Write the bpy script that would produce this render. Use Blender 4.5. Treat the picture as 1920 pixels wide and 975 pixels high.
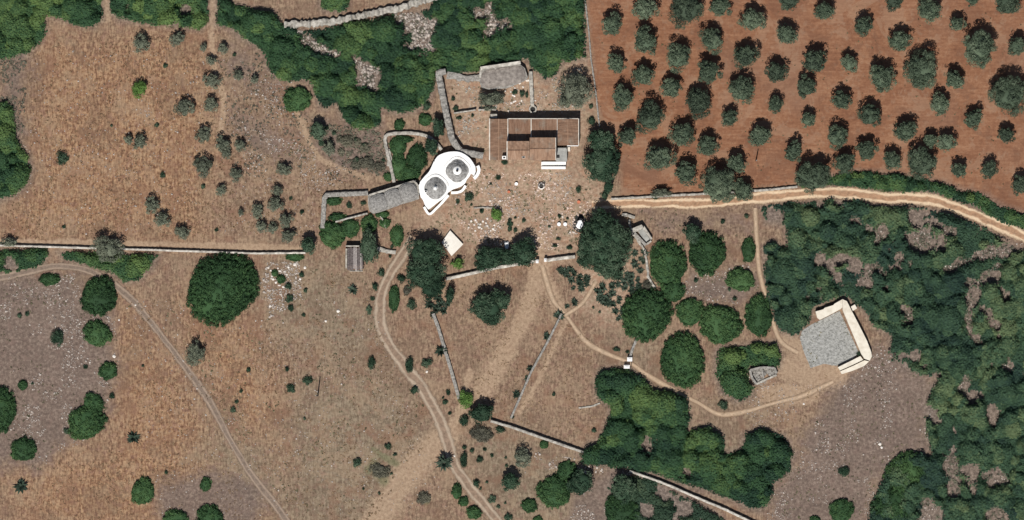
import bpy, bmesh, math, random
import numpy as np
from mathutils import Vector, Matrix

# ------------------------------------------------------------------ reset
for o in list(bpy.data.objects):
    bpy.data.objects.remove(o)
scene = bpy.context.scene
COL = scene.collection
S = 8.0                       # photograph pixels per metre

def X(px): return (px - 960.0) / S
def Y(py): return (487.5 - py) / S
def P(px, py, z=0.0): return (X(px), Y(py), z)

# ------------------------------------------------------------------ camera
cam_d = bpy.data.cameras.new('camera')
cam = bpy.data.objects.new('camera', cam_d); COL.objects.link(cam)
CAM_H = 2000.0
cam.location = (0, 0, CAM_H)
cam_d.sensor_width = 36.0
cam_d.lens = 36.0 * CAM_H / 240.0
cam_d.clip_start = 10.0
cam_d.clip_end = 6000.0
scene.camera = cam

# ------------------------------------------------------------------ light
SUN_EL, SHADOW_AZ = 63.0, 11.0          # shadows fall up the picture, a little to the right
world = bpy.data.worlds.new('World'); scene.world = world
world.use_nodes = True
wn = world.node_tree.nodes; wl = world.node_tree.links
bg = wn['Background']
sky = wn.new('ShaderNodeTexSky'); sky.sky_type = 'NISHITA'; sky.sun_disc = False
sky.sun_elevation = math.radians(SUN_EL)
sky.sun_rotation = math.radians(180 + SHADOW_AZ)
wl.new(sky.outputs[0], bg.inputs[0]); bg.inputs[1].default_value = 0.05
sun_d = bpy.data.lights.new('sun', 'SUN'); sun_d.energy = 4.4
sun_d.angle = math.radians(0.5); sun_d.color = (1.0, 0.965, 0.91)
sun = bpy.data.objects.new('sun', sun_d); COL.objects.link(sun)
sa, se = math.radians(SHADOW_AZ), math.radians(SUN_EL)
sun.rotation_euler = Vector((math.sin(sa) * math.cos(se), math.cos(sa) * math.cos(se), -math.sin(se))).to_track_quat('-Z', 'Y').to_euler()
sun.location = (0, -60, 120)
scene.view_settings.view_transform = 'Standard'
scene.view_settings.look = 'None'
scene.view_settings.exposure = 0.06
scene.view_settings.gamma = 1.0
scene.view_settings.use_curve_mapping = False

# ------------------------------------------------------------------ helpers
R = np.random.default_rng(7)
rnd = random.Random(11)

def lin(c):
    out = []
    for v in c:
        v = v / 255.0
        out.append(v / 12.92 if v <= 0.04045 else ((v + 0.055) / 1.055) ** 2.4)
    return tuple(out) + (1.0,)

def tag(o, label=None, cat=None, group=None, kind=None):
    if label: o['label'] = label
    if cat: o['category'] = cat
    if group: o['group'] = group
    if kind: o['kind'] = kind
    return o

def link(name, data, parent=None, loc=None):
    o = bpy.data.objects.new(name, data); COL.objects.link(o)
    if parent is not None: o.parent = parent
    if loc is not None: o.location = loc
    return o

def empty(name, loc):
    o = bpy.data.objects.new(name, None); COL.objects.link(o); o.location = loc
    o.empty_display_size = 0.5
    return o

def mesh_np(name, verts, faces, mat=None, attrs=None, smooth=False):
    """verts (N,3), faces (M,k) of one size"""
    verts = np.asarray(verts, np.float32); faces = np.asarray(faces, np.int32)
    m = bpy.data.meshes.new(name)
    n, (f, k) = len(verts), faces.shape
    m.vertices.add(n); m.vertices.foreach_set('co', verts.ravel())
    m.loops.add(f * k); m.loops.foreach_set('vertex_index', faces.ravel())
    m.polygons.add(f)
    m.polygons.foreach_set('loop_start', np.arange(f, dtype=np.int32) * k)
    m.polygons.foreach_set('loop_total', np.full(f, k, np.int32))
    if smooth: m.polygons.foreach_set('use_smooth', np.ones(f, bool))
    if attrs:
        for an, (ty, dat) in attrs.items():
            a = m.attributes.new(an, ty, 'POINT')
            a.data.foreach_set('value' if ty == 'FLOAT' else ('vector' if ty == 'FLOAT_VECTOR' else 'color'), np.asarray(dat, np.float32).ravel())
    m.update(calc_edges=True)
    if mat: m.materials.append(mat)
    return m

def mesh_py(name, verts, faces, mat=None):
    m = bpy.data.meshes.new(name); m.from_pydata([tuple(v) for v in verts], [], faces); m.update()
    if mat: m.materials.append(mat)
    return m

class MB:
    """collects pieces of ONE part"""
    def __init__(s): s.v = []; s.f = []
    def add(s, v, f):
        b = len(s.v); s.v += [tuple(p) for p in v]; s.f += [tuple(i + b for i in q) for q in f]; return s
    def prism(s, poly, z0, z1, inset=0.0):
        n = len(poly)
        a = sum(poly[i][0] * poly[(i + 1) % n][1] - poly[(i + 1) % n][0] * poly[i][1] for i in range(n))
        if a < 0: poly = poly[::-1]
        cx = sum(p[0] for p in poly) / n; cy = sum(p[1] for p in poly) / n
        top = []
        for p in poly:
            d = math.hypot(p[0] - cx, p[1] - cy) or 1
            k = 1 - inset / d
            top.append((cx + (p[0] - cx) * k, cy + (p[1] - cy) * k, z1))
        v = [(p[0], p[1], z0) for p in poly] + top
        f = [tuple(range(n))[::-1], tuple(range(n, 2 * n))] + [(i, (i + 1) % n, n + (i + 1) % n, n + i) for i in range(n)]
        return s.add(v, f)
    def box(s, x0, x1, y0, y1, z0, z1):
        return s.prism([(x0, y0), (x1, y0), (x1, y1), (x0, y1)], z0, z1)
    def tube(s, pts, rads, seg=8):
        pts = [Vector(p) for p in pts]; b = len(s.v); v = []
        for i, p in enumerate(pts):
            d = (pts[min(i + 1, len(pts) - 1)] - pts[max(i - 1, 0)]).normalized()
            a = d.cross(Vector((0.3, 1, 0.1))).normalized(); c = d.cross(a)
            for k in range(seg):
                t = 2 * math.pi * k / seg
                v.append(p + (a * math.cos(t) + c * math.sin(t)) * rads[i])
        f = []
        for i in range(len(pts) - 1):
            for k in range(seg):
                f.append((i * seg + k, i * seg + (k + 1) % seg, (i + 1) * seg + (k + 1) % seg, (i + 1) * seg + k))
        f.append(tuple(range(seg))[::-1]); f.append(tuple(range((len(pts) - 1) * seg, len(pts) * seg)))
        return s.add(v, f)
    def lathe(s, prof, seg=28, cx=0, cy=0, jit=0.0, sq=0.0):
        """prof = [(r,z)...] from outside bottom to the top"""
        v = []; f = []
        for (r, z) in prof:
            for k in range(seg):
                t = 2 * math.pi * k / seg
                rr = r * (1 + sq * math.cos(4 * t)) + rnd.uniform(-jit, jit)
                v.append((cx + rr * math.cos(t), cy + rr * math.sin(t), z + rnd.uniform(-jit, jit) * 0.5))
        for i in range(len(prof) - 1):
            for k in range(seg):
                f.append((i * seg + k, i * seg + (k + 1) % seg, (i + 1) * seg + (k + 1) % seg, (i + 1) * seg + k))
        f.append(tuple(range((len(prof) - 1) * seg, len(prof) * seg)))
        return s.add(v, f)
    def build(s, name, mat, parent=None, loc=None):
        return link(name, mesh_py(name, s.v, s.f, mat), parent, loc)

def vnoise(x, y, scale, seed=0):
    """smooth value noise 0..1 on arrays"""
    g = np.random.default_rng(seed).random((256, 256))
    u = np.asarray(x) / scale + 1000.0; w = np.asarray(y) / scale + 1000.0
    i = np.floor(u).astype(int); j = np.floor(w).astype(int)
    fu = u - i; fw = w - j
    fu = fu * fu * (3 - 2 * fu); fw = fw * fw * (3 - 2 * fw)
    i0, i1, j0, j1 = i % 256, (i + 1) % 256, j % 256, (j + 1) % 256
    return (g[i0, j0] * (1 - fu) * (1 - fw) + g[i1, j0] * fu * (1 - fw) + g[i0, j1] * (1 - fu) * fw + g[i1, j1] * fu * fw)

def fbm(x, y, scale, seed=0, oct=3):
    t = 0; a = 0.5; n = 0
    for o in range(oct):
        t = t + a * vnoise(x, y, scale / 2 ** o, seed + o * 17); n += a; a *= 0.5
    return t / n

def poly_sd(poly, x, y):
    """signed distance (positive inside), poly in photograph pixels, x,y metres"""
    pv = [(X(a), Y(b)) for a, b in poly]
    x = np.asarray(x, float); y = np.asarray(y, float)
    d = np.full(x.shape, 1e18); ins = np.zeros(x.shape, bool)
    n = len(pv)
    for i in range(n):
        ax, ay = pv[i]; bx, by = pv[(i + 1) % n]
        ex, ey = bx - ax, by - ay
        wx, wy = x - ax, y - ay
        t = np.clip((wx * ex + wy * ey) / (ex * ex + ey * ey + 1e-12), 0, 1)
        dx, dy = wx - ex * t, wy - ey * t
        d = np.minimum(d, dx * dx + dy * dy)
        c = ((ay > y) != (by > y)) & (x < (bx - ax) * (y - ay) / ((by - ay) if abs(by - ay) > 1e-12 else 1e-12) + ax)
        ins ^= c
    d = np.sqrt(d)
    return np.where(ins, d, -d)

def line_d(path, x, y):
    d = np.full(np.shape(x), 1e18)
    for (a, b) in zip(path[:-1], path[1:]):
        ax, ay, bx, by = X(a[0]), Y(a[1]), X(b[0]), Y(b[1])
        ex, ey = bx - ax, by - ay; wx, wy = x - ax, y - ay
        t = np.clip((wx * ex + wy * ey) / (ex * ex + ey * ey + 1e-12), 0, 1)
        d = np.minimum(d, (wx - ex * t) ** 2 + (wy - ey * t) ** 2)
    return np.sqrt(d)

def smooth_path(pts, step=0.5):
    """Catmull-Rom through pixel points -> list of metre points"""
    p = [Vector((X(a), Y(b))) for a, b in pts]
    p = [p[0] * 2 - p[1]] + p + [p[-1] * 2 - p[-2]]
    out = []
    for i in range(1, len(p) - 2):
        n = max(2, int((p[i + 1] - p[i]).length / step))
        for k in range(n):
            t = k / n
            out.append(0.5 * ((2 * p[i]) + (p[i + 1] - p[i - 1]) * t + (2 * p[i - 1] - 5 * p[i] + 4 * p[i + 1] - p[i + 2]) * t * t + (3 * p[i] - p[i - 1] - 3 * p[i + 1] + p[i + 2]) * t ** 3))
    out.append(p[-2])
    return out

def poly_path(pts, step=0.5):
    p = [Vector((X(a), Y(b))) for a, b in pts]; out = []
    for a, b in zip(p[:-1], p[1:]):
        n = max(1, int((b - a).length / step))
        for k in range(n): out.append(a.lerp(b, k / n))
    out.append(p[-1]); return out

# ------------------------------------------------------------------ materials
def new_mat(name):
    m = bpy.data.materials.new(name); m.use_nodes = True
    nt = m.node_tree; b = nt.nodes['Principled BSDF']
    b.inputs['Roughness'].default_value = 0.85
    b.inputs['Specular IOR Level'].default_value = 0.2
    return m, nt, b

def N(nt, ty, **kw):
    n = nt.nodes.new(ty)
    for k, v in kw.items(): setattr(n, k, v)
    return n

def noise(nt, vec, scale, detail=3.0, rough=0.6, dist=0.0):
    n = N(nt, 'ShaderNodeTexNoise'); n.inputs['Scale'].default_value = scale
    n.inputs['Detail'].default_value = detail; n.inputs['Roughness'].default_value = rough
    n.inputs['Distortion'].default_value = dist
    if vec is not None: nt.links.new(vec, n.inputs['Vector'])
    return n.outputs['Fac']

def ramp(nt, fac, stops):
    r = N(nt, 'ShaderNodeValToRGB'); e = r.color_ramp.elements
    while len(e) < len(stops): e.new(0.5)
    for el, (p, c) in zip(e, stops):
        el.position = p; el.color = c if len(c) == 4 else tuple(c) + (1,)
    nt.links.new(fac, r.inputs[0]); return r.outputs[0]

def mixc(nt, fac, a, b, mode='MIX'):
    n = N(nt, 'ShaderNodeMix', data_type='RGBA', blend_type=mode)
    def put(sock, v):
        if isinstance(v, (int, float)): sock.default_value = v
        elif isinstance(v, tuple): sock.default_value = v
        else: nt.links.new(v, sock)
    put(n.inputs[0], fac); put(n.inputs[6], a); put(n.inputs[7], b)
    return n.outputs[2]

def math_n(nt, op, a, b=None, c=None, clamp=False):
    n = N(nt, 'ShaderNodeMath', operation=op); n.use_clamp = clamp
    for i, v in enumerate((a, b, c)):
        if v is None: continue
        if isinstance(v, (int, float)): n.inputs[i].default_value = v
        else: nt.links.new(v, n.inputs[i])
    return n.outputs[0]

def mapr(nt, v, a, b, c=0.0, d=1.0, smooth=True):
    n = N(nt, 'ShaderNodeMapRange'); n.interpolation_type = 'SMOOTHSTEP' if smooth else 'LINEAR'
    nt.links.new(v, n.inputs[0])
    for i, x in enumerate((a, b, c, d)): n.inputs[i + 1].default_value = x
    return n.outputs[0]

def bump(nt, b, h, strength=0.5, dist=0.1):
    n = N(nt, 'ShaderNodeBump'); n.inputs['Strength'].default_value = strength; n.inputs['Distance'].default_value = dist
    nt.links.new(h, n.inputs['Height']); nt.links.new(n.outputs[0], b.inputs['Normal'])

def math_vec(nt, vec, off):
    n = N(nt, 'ShaderNodeVectorMath', operation='ADD'); nt.links.new(vec, n.inputs[0]); n.inputs[1].default_value = off
    return n.outputs[0]

def wpos(nt):
    return N(nt, 'ShaderNodeNewGeometry').outputs['Position']

def scaled(nt, vec, sx, sy, sz, rot=0.0):
    m = N(nt, 'ShaderNodeMapping'); m.inputs['Scale'].default_value = (sx, sy, sz)
    m.inputs['Rotation'].default_value = (0, 0, rot)
    nt.links.new(vec, m.inputs['Vector']); return m.outputs[0]

def leaf_mat(name, dark, mid, light, big=0.06):
    m, nt, b = new_mat(name)
    pos = wpos(nt)
    tint = N(nt, 'ShaderNodeAttribute', attribute_name='tint').outputs['Fac']
    isl = N(nt, 'ShaderNodeNewGeometry').outputs['Random Per Island']
    orn = N(nt, 'ShaderNodeObjectInfo').outputs['Random']
    n1 = noise(nt, pos, big, 2.0)
    f = math_n(nt, 'MULTIPLY', tint, 0.46)
    f = math_n(nt, 'MULTIPLY_ADD', isl, 0.22, f)
    f = math_n(nt, 'MULTIPLY_ADD', math_n(nt, 'SUBTRACT', orn, 0.35), 0.28, f)
    f = math_n(nt, 'MULTIPLY_ADD', mapr(nt, n1, 0.36, 0.64), 0.30, f)
    c = ramp(nt, f, [(0.1, dark), (0.5, mid), (0.92, light)])
    nt.links.new(c, b.inputs['Base Color'])
    b.inputs['Roughness'].default_value = 0.75
    b.inputs['Specular IOR Level'].default_value = 0.12
    return m

def a4(r, g, b): return (r, g, b, 1.0)
M = {}
M['olive'] = leaf_mat('olive_leaves', a4(0.036, 0.05, 0.034), a4(0.072, 0.1, 0.064), a4(0.15, 0.185, 0.12))
M['wild'] = leaf_mat('wild_olive_leaves', a4(.075, .085, .06), a4(.125, .14, .10), a4(.19, .205, .145))
M['bush'] = leaf_mat('lentisk_leaves', a4(0.0177, 0.0405, 0.0180), a4(0.0354, 0.0782, 0.0310), a4(0.0749, 0.1362, 0.0500))
M['dark'] = leaf_mat('dark_evergreen_leaves', a4(0.014, 0.032, 0.019), a4(0.032, 0.062, 0.036), a4(0.095, 0.135, 0.085))
M['wood'] = leaf_mat('maquis_leaves', a4(0.0149, 0.0364, 0.0231), a4(0.0355, 0.0789, 0.0341), a4(0.1007, 0.1569, 0.0495), big=0.075)
M['woodr'] = leaf_mat('right_maquis_leaves', a4(0.0184, 0.0396, 0.0316), a4(0.0435, 0.0838, 0.0455), a4(0.1289, 0.1687, 0.0784), big=0.075)
M['woodg'] = leaf_mat('greyer_maquis_leaves', a4(0.0176, 0.0360, 0.0240), a4(0.0336, 0.0600, 0.0360), a4(0.0720, 0.0960, 0.0520), big=0.05)
M['bright'] = leaf_mat('bright_leaves', a4(.05, .10, .025), a4(.09, .17, .04), a4(.15, .26, .07))
M['greyshrub'] = leaf_mat('grey_shrub_leaves', a4(.07, .07, .055), a4(.12, .115, .085), a4(.18, .17, .12))
M['agave'] = leaf_mat('agave_blades', a4(.016, .028, .02), a4(.032, .05, .034), a4(.08, .11, .08))
M['grass'] = leaf_mat('green_grass', a4(.07, .10, .04), a4(.11, .15, .06), a4(.16, .2, .09))

def plain(name, c1, c2, scale=1.5, bstr=0.4, bscale=6.0, rough=0.9, stops=(0.35, 0.65), bdist=0.08):
    m, nt, b = new_mat(name); pos = wpos(nt)
    f = noise(nt, pos, scale, 4.0, 0.65)
    c = ramp(nt, f, [(stops[0], c1), (stops[1], c2)])
    nt.links.new(c, b.inputs['Base Color']); b.inputs['Roughness'].default_value = rough
    bump(nt, b, noise(nt, pos, bscale, 4.0, 0.7), bstr, bdist)
    return m
M['bark'] = plain('bark', a4(.07, .055, .045), a4(.14, .115, .09), 4)
M['white'] = plain('whitewash', a4(.52, .505, .48), a4(.82, .81, .79), 0.7, 0.25, 3.0, stops=(0.2, 0.46))
M['cream'] = plain('cream_plaster', a4(.56, .50, .41), a4(.70, .65, .55), 0.7, 0.25, 3.0)
M['slab'] = plain('cream_slab', a4(.64, .60, .53), a4(.76, .72, .65), 0.5, 0.1, 3.0)
M['greystone'] = plain('grey_dry_stone', a4(.15, .14, .125), a4(.36, .34, .31), 2.2, 1.0, 2.5)
M['palestone'] = plain('pale_dry_stone', a4(.22, .20, .172), a4(.49, .46, .405), 1.3, 1.0, 2.5)
M['limewall'] = plain('limewashed_dry_stone', a4(.26, .235, .20), a4(.62, .58, .51), 0.9, 0.7, 2.5)
M['roofstone'] = plain('trullo_roof_stone', a4(.15, .142, .132), a4(.33, .315, .295), 2.0, 1.0, 4.0)
M['conestone'] = plain('cone_roof_stone', a4(.155, .148, .14), a4(.40, .39, .375), 1.5, 1.0, 4.0)
M['lamiaroof'] = plain('earth_covered_stone_roof', a4(.15, .13, .115), a4(.30, .265, .235), 1.2, 0.8, 4.0)
M['limestone'] = plain('limestone_block', a4(.58, .52, .46), a4(.80, .75, .69), 2.5, 0.5, 4.0)
M['rubble'] = plain('field_stone', a4(.22, .185, .16), a4(.54, .475, .42), 0.9, 0.6, 4.0)
M['wallplaster'] = plain('weathered_plaster', a4(.45, .40, .34), a4(.66, .61, .54), 0.8, 0.3, 3.0)
M['concrete'] = plain('grey_concrete', a4(.24, .24, .225), a4(.36, .36, .34), 1.0, 0.2, 4.0)
M['gravel'] = plain('grey_gravel', a4(.17, .168, .155), a4(.42, .415, .39), 1.6, 0.9, 2.5, stops=(0.3, 0.72))
M['darkhole_shade'] = plain('dark_interior_and_shade', a4(.02, .02, .02), a4(.03, .03, .03), 2.0)  # near-black for openings, dark fittings and the painted shade below the canopy
M['wood_old'] = plain('weathered_wood', a4(.075, .062, .06), a4(.17, .145, .14), 3.0, 0.4, 8.0)
M['wood_pale'] = plain('pale_weathered_wood', a4(.24, .21, .20), a4(.40, .36, .34), 3.0, 0.4, 8.0)
M['pinkpot'] = plain('pink_limestone', a4(.50, .38, .31), a4(.66, .53, .45), 2.5, 0.5, 4.0)
M['canvas'] = plain('white_canvas', a4(.76, .76, .76), a4(.85, .85, .85), 1.0, 0.1, 3.0)

def roof_mat(name, c1, c2, c3, along_y):
    """weathered clay tiles: rows of tiles run down the slope"""
    m, nt, b = new_mat(name); pos = wpos(nt)
    w = N(nt, 'ShaderNodeTexWave', wave_type='BANDS', bands_direction='X' if along_y else 'Y')
    nt.links.new(pos, w.inputs['Vector']); w.inputs['Scale'].default_value = 1.35
    w.inputs['Distortion'].default_value = 0.6; w.inputs['Detail'].default_value = 1.0
    st = scaled(nt, pos, 2.2 if along_y else 0.35, 0.35 if along_y else 2.2, 1)
    f = noise(nt, st, 1.0, 4.0, 0.65)
    c = ramp(nt, f, [(0.3, c1), (0.52, c2), (0.75, c3)])
    lich = mapr(nt, noise(nt, pos, 0.45, 3.0), 0.5, 0.72)
    c = mixc(nt, math_n(nt, 'MULTIPLY', lich, 0.55), c, a4(.24, .21, .17))
    nt.links.new(c, b.inputs['Base Color'])
    h = math_n(nt, 'MULTIPLY_ADD', f, 0.4, w.outputs['Fac'])
    bump(nt, b, h, 0.6, 0.08)
    return m
M['tile_ns'] = roof_mat('clay_tiles_brown', a4(.125, .074, .05), a4(.205, .122, .08), a4(.30, .19, .13), False)
M['tile_ew'] = roof_mat('clay_tiles_warm', a4(.19, .112, .075), a4(.30, .185, .122), a4(.41, .28, .20), True)
M['tile_b'] = roof_mat('clay_tiles_back', a4(.135, .076, .05), a4(.215, .126, .083), a4(.30, .195, .138), True)

# ------------------------------------------------------------------ ground zones (photograph pixels)
Z_RED = [(1098, -60), (1106, 60), (1112, 120), (1120, 190), (1130, 240), (1162, 300), (1168, 368), (1300, 364), (1495, 348), (1560, 335), (1690, 330), (1780, 350), (1860, 395), (2000, 420), (2000, -60)]
Z_ROCK = [
    [(-40, 515), (60, 522), (150, 512), (152, 560), (215, 600), (224, 680), (205, 745), (188, 805), (150, 832), (100, 852), (75, 885), (-40, 868)],
    [(425, 70), (480, 90), (515, 150), (520, 175), (470, 170), (430, 160), (410, 120)],
    [(425, 192), (450, 190), (490, 215), (545, 250), (590, 300), (540, 320), (470, 290), (430, 262), (420, 220)],
    [(1560, 722), (1600, 704), (1650, 640), (1690, 690), (1755, 718), (1740, 840), (1650, 890), (1620, 1000), (1430, 1000), (1450, 905), (1500, 870), (1500, 825), (1545, 765)],
    [(1290, 515), (1340, 510), (1400, 492), (1425, 540), (1380, 572), (1300, 566), (1265, 545)],
    [(285, 900), (420, 885), (500, 910), (490, 1000), (290, 1000)],
    [(1120, 880), (1230, 890), (1330, 940), (1330, 1000), (1060, 1000), (1080, 940)],
    [(590, 225), (660, 240), (725, 245), (735, 330), (640, 320), (590, 280)],
    [(25, 110), (50, 115), (42, 260), (20, 260), (10, 150)],
    [(1185, 380), (1300, 395), (1415, 395), (1415, 450), (1330, 430), (1240, 450), (1215, 420)],
]
Z_GREY = [
    [(560, 730), (700, 690), (790, 760), (830, 815), (760, 880), (680, 1000), (520, 1000), (540, 880)],
    [(520, 480), (640, 500), (690, 600), (710, 680), (620, 690), (540, 640), (490, 560)],
    [(930, 795), (1090, 855), (1130, 900), (1080, 1000), (940, 1000), (880, 880), (870, 800)],
    [(1150, 690), (1180, 610), (1240, 650), (1230, 700)],
    [(1325, 760), (1390, 800), (1420, 795), (1395, 860), (1360, 850)],
    [(420, 800), (520, 850), (520, 960), (430, 900), (360, 850)],
]
Z_PALE = [
    ([(1013, 500), (990, 580), (950, 660), (905, 735)], 2.6), ([(1013, 500), (1035, 555), (1060, 590)], 1.6),
    ([(1015, 440), (1014, 500)], 0.9),
    ([(835, 815), (790, 860), (740, 920), (690, 1000)], 3.8), ([(1480, 690), (1530, 712), (1570, 700)], 3.4), ([(1440, 740), (1520, 740)], 2.6),
    ([(1475, 640), (1500, 660), (1545, 690)], 2.4), ([(1063, 600), (1020, 690), (975, 775)], 0.6), ([(200, 0), (203, 38)], 0.6),
    ([(402, -5), (398, 52)], 0.9), 
    ([(0, 452), (300, 456), (560, 466)], 0.8), ([(505, 60), (545, 150), (570, 250), (600, 300), (690, 335)], 0.7),
    ([(880, 700), (870, 760), (840, 810)], 1.1),
    ([(395, 60), (400, 120), (420, 180), (415, 250)], 0.8),
]
Z_GREEN = [([(700, 870), (720, 900)], 2.2), ([(690, 880), (690, 880.5)], 1.8), ([(790, 930), (800, 940)], 1.4),
           ([(700, 845), (745, 870)], 1.3), ([(930, 405), (935, 395)], 1.4)]
Z_COURT = [[(880, 330), (905, 300), (1090, 290), (1130, 340), (1125, 400), (1075, 480), (1020, 485), (900, 470), (790, 430), (770, 410), (860, 380)],
           [(835, 140), (1090, 120), (1110, 200), (1095, 300), (915, 290), (860, 280), (845, 230)],
           [(1080, 510), (1200, 440), (1215, 560), (1160, 600), (1090, 580)]]
Z_WARM = [[(45, 60), (380, 60), (400, 250), (380, 440), (0, 450), (0, 400), (60, 330)],
          [(220, 560), (300, 640), (460, 900), (540, 1000), (240, 1000), (60, 1000), (0, 900), (200, 830)],
          [(330, 560), (480, 620), (530, 760), (510, 880), (400, 740)]]

def soft(sd, w): return np.clip(sd / w * 0.5 + 0.5, 0, 1)

def build_ground():
    xs = np.concatenate([[-1800, -700, -300, -190], np.arange(-142, 142.01, 0.5), [190, 300, 700, 1800]])
    ys = np.concatenate([[-1800, -700, -300, -130], np.arange(-76, 76.01, 0.5), [130, 300, 700, 1800]])
    gx, gy = np.meshgrid(xs, ys); x = gx.ravel(); y = gy.ravel()
    jx = (fbm(x, y, 5.0, 1) - 0.5) * 5; jy = (fbm(x, y, 5.0, 9) - 0.5) * 5
    qx, qy = x + jx, y + jy
    red = soft(poly_sd(Z_RED, x + jx * 0.3, y + jy * 0.3), 0.8)
    rock = np.zeros_like(x)
    for k, z in enumerate(Z_ROCK): rock = np.maximum(rock, soft(poly_sd(z, qx, qy), 4.0) * (0.62 if k in (1, 2, 9) else 1.0))
    grey = np.zeros_like(x)
    for z in Z_GREY: grey = np.maximum(grey, soft(poly_sd(z, qx, qy), 6.0))
    court = np.zeros_like(x)
    for z in Z_COURT: court = np.maximum(court, soft(poly_sd(z, qx, qy), 2.5))
    warm = np.zeros_like(x)
    for z in Z_WARM: warm = np.maximum(warm, soft(poly_sd(z, qx, qy), 6.0))
    pale = np.zeros_like(x)
    for pth, w in Z_PALE:
        pale = np.maximum(pale, np.clip(1.35 - line_d(pth, x + jx * 0.25, y + jy * 0.25) / w * 0.9, 0, 1))
    green = np.zeros_like(x)
    for pth, w in Z_GREEN:
        green = np.maximum(green, np.clip(1.2 - line_d(pth, x + jx * 0.3, y + jy * 0.3) / w, 0, 1))
    litter = np.zeros_like(x)
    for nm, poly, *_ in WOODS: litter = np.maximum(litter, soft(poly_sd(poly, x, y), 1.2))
    nx, ny = len(xs), len(ys)
    i = np.arange(nx * ny).reshape(ny, nx)
    f = np.stack([i[:-1, :-1], i[:-1, 1:], i[1:, 1:], i[1:, :-1]], -1).reshape(-1, 4)
    one = np.ones_like(x)
    m = mesh_np('ground', np.stack([x, y, np.zeros_like(x)], -1), f, None,
                {'za': ('FLOAT_COLOR', np.stack([red, rock, grey, one], -1)), 'zb': ('FLOAT_COLOR', np.stack([court, warm, pale, one], -1)),
                 'zc': ('FLOAT_COLOR', np.stack([green, litter, one * 0, one], -1))})
    mat, nt, b = new_mat('dry_ground'); pos = wpos(nt)
    def sep(an):
        a = N(nt, 'ShaderNodeAttribute', attribute_name=an); s = N(nt, 'ShaderNodeSeparateColor')
        nt.links.new(a.outputs['Color'], s.inputs[0]); return s.outputs
    A, B, C = sep('za'), sep('zb'), sep('zc')
    fine = noise(nt, pos, 1.35, 3.0, 0.75)
    straw = noise(nt, scaled(nt, pos, 2.2, 0.5, 1, 0.12), 1.0, 3.0, 0.75)
    midn = noise(nt, pos, 0.16, 4.0, 0.6)
    bign = noise(nt, pos, 0.035, 3.0, 0.55)
    t = math_n(nt, 'MULTIPLY_ADD', straw, 0.5, math_n(nt, 'MULTIPLY', fine, 0.5))
    t = mapr(nt, t, 0.415, 0.585, 0, 1, False)
    hue = noise(nt, pos, 0.55, 3.0, 0.7)
    base = ramp(nt, t, [(0.0, a4(.108, .067, .046)), (0.45, a4(.19, .124, .084)), (1.0, a4(.305, .213, .143))])
    warm = ramp(nt, t, [(0.0, a4(.108, .054, .031)), (0.42, a4(.214, .117, .066)), (1.0, a4(.37, .236, .138))])
    base = mixc(nt, B[1], base, warm)
    rg = N(nt, 'ShaderNodeTexWave', wave_type='RINGS', rings_direction='SPHERICAL')
    nt.links.new(scaled(nt, math_vec(nt, pos, (36.0, 78.0, 0.0)), 1, 1, 1), rg.inputs['Vector'])
    rg.inputs['Scale'].default_value = 0.16; rg.inputs['Distortion'].default_value = 7.0; rg.inputs['Detail'].default_value = 3.0; rg.inputs['Detail Scale'].default_value = 0.8
    tg = math_n(nt, 'MULTIPLY_ADD', rg.outputs['Fac'], 0.16, math_n(nt, 'MULTIPLY', t, 0.86))
    greyf = ramp(nt, tg, [(0.05, a4(.112, .084, .057)), (0.5, a4(.178, .139, .096)), (1.0, a4(.268, .215, .152))])
    base = mixc(nt, math_n(nt, 'MULTIPLY', A[2], 0.85), base, greyf)
    # reddish and pale patches of a few metres
    base = mixc(nt, mapr(nt, hue, 0.5, 0.66, 0, 0.45), base, a4(.232, .135, .102))
    base = mixc(nt, mapr(nt, hue, 0.5, 0.36, 0, 0.28), base, a4(.235, .182, .12))
    base = mixc(nt, mapr(nt, midn, 0.52, 0.66, 0, 0.55), base, a4(.19, .104, .066))
    base = mixc(nt, mapr(nt, midn, 0.47, 0.34, 0, 0.35), base, a4(.27, .195, .13))
    pat = noise(nt, pos, 0.11, 7.0, 0.72, 0.6)
    base = mixc(nt, mapr(nt, pat, 0.54, 0.575, 0, 0.34), base, a4(.128, .082, .056))
    base = mixc(nt, mapr(nt, pat, 0.455, 0.425, 0, 0.30), base, a4(.30, .208, .135))
    rock = ramp(nt, math_n(nt, 'MULTIPLY_ADD', fine, 0.75, math_n(nt, 'MULTIPLY', midn, 0.25)), [(0.34, a4(.080, .058, .050)), (0.5, a4(.138, .103, .085)), (0.64, a4(.24, .185, .152))])
    rock = mixc(nt, mapr(nt, hue, 0.5, 0.66, 0, 0.5), rock, a4(.165, .115, .095))
    base = mixc(nt, math_n(nt, 'MULTIPLY', mapr(nt, math_n(nt, 'MULTIPLY_ADD', hue, 0.8, A[1]), 0.55, 1.25), 0.88), base, rock)
    crt = ramp(nt, math_n(nt, 'MULTIPLY_ADD', fine, 0.7, math_n(nt, 'MULTIPLY', midn, 0.3)), [(0.34, a4(.175, .113, .078)), (0.5, a4(.30, .208, .146)), (0.66, a4(.46, .35, .255))])
    crt = mixc(nt, mapr(nt, hue, 0.5, 0.66, 0, 0.5), crt, a4(.31, .165, .10))
    crt = mixc(nt, mapr(nt, hue, 0.48, 0.34, 0, 0.5), crt, a4(.20, .17, .11))
    base = mixc(nt, math_n(nt, 'MULTIPLY', B[0], 0.95), base, crt)
    plough = noise(nt, scaled(nt, pos, 0.22, 1.5, 1, -0.06), 1.0, 3.0, 0.7)
    redn = math_n(nt, 'MULTIPLY_ADD', midn, 0.3, math_n(nt, 'MULTIPLY_ADD', plough, 0.35, math_n(nt, 'MULTIPLY', fine, 0.35)))
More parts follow.
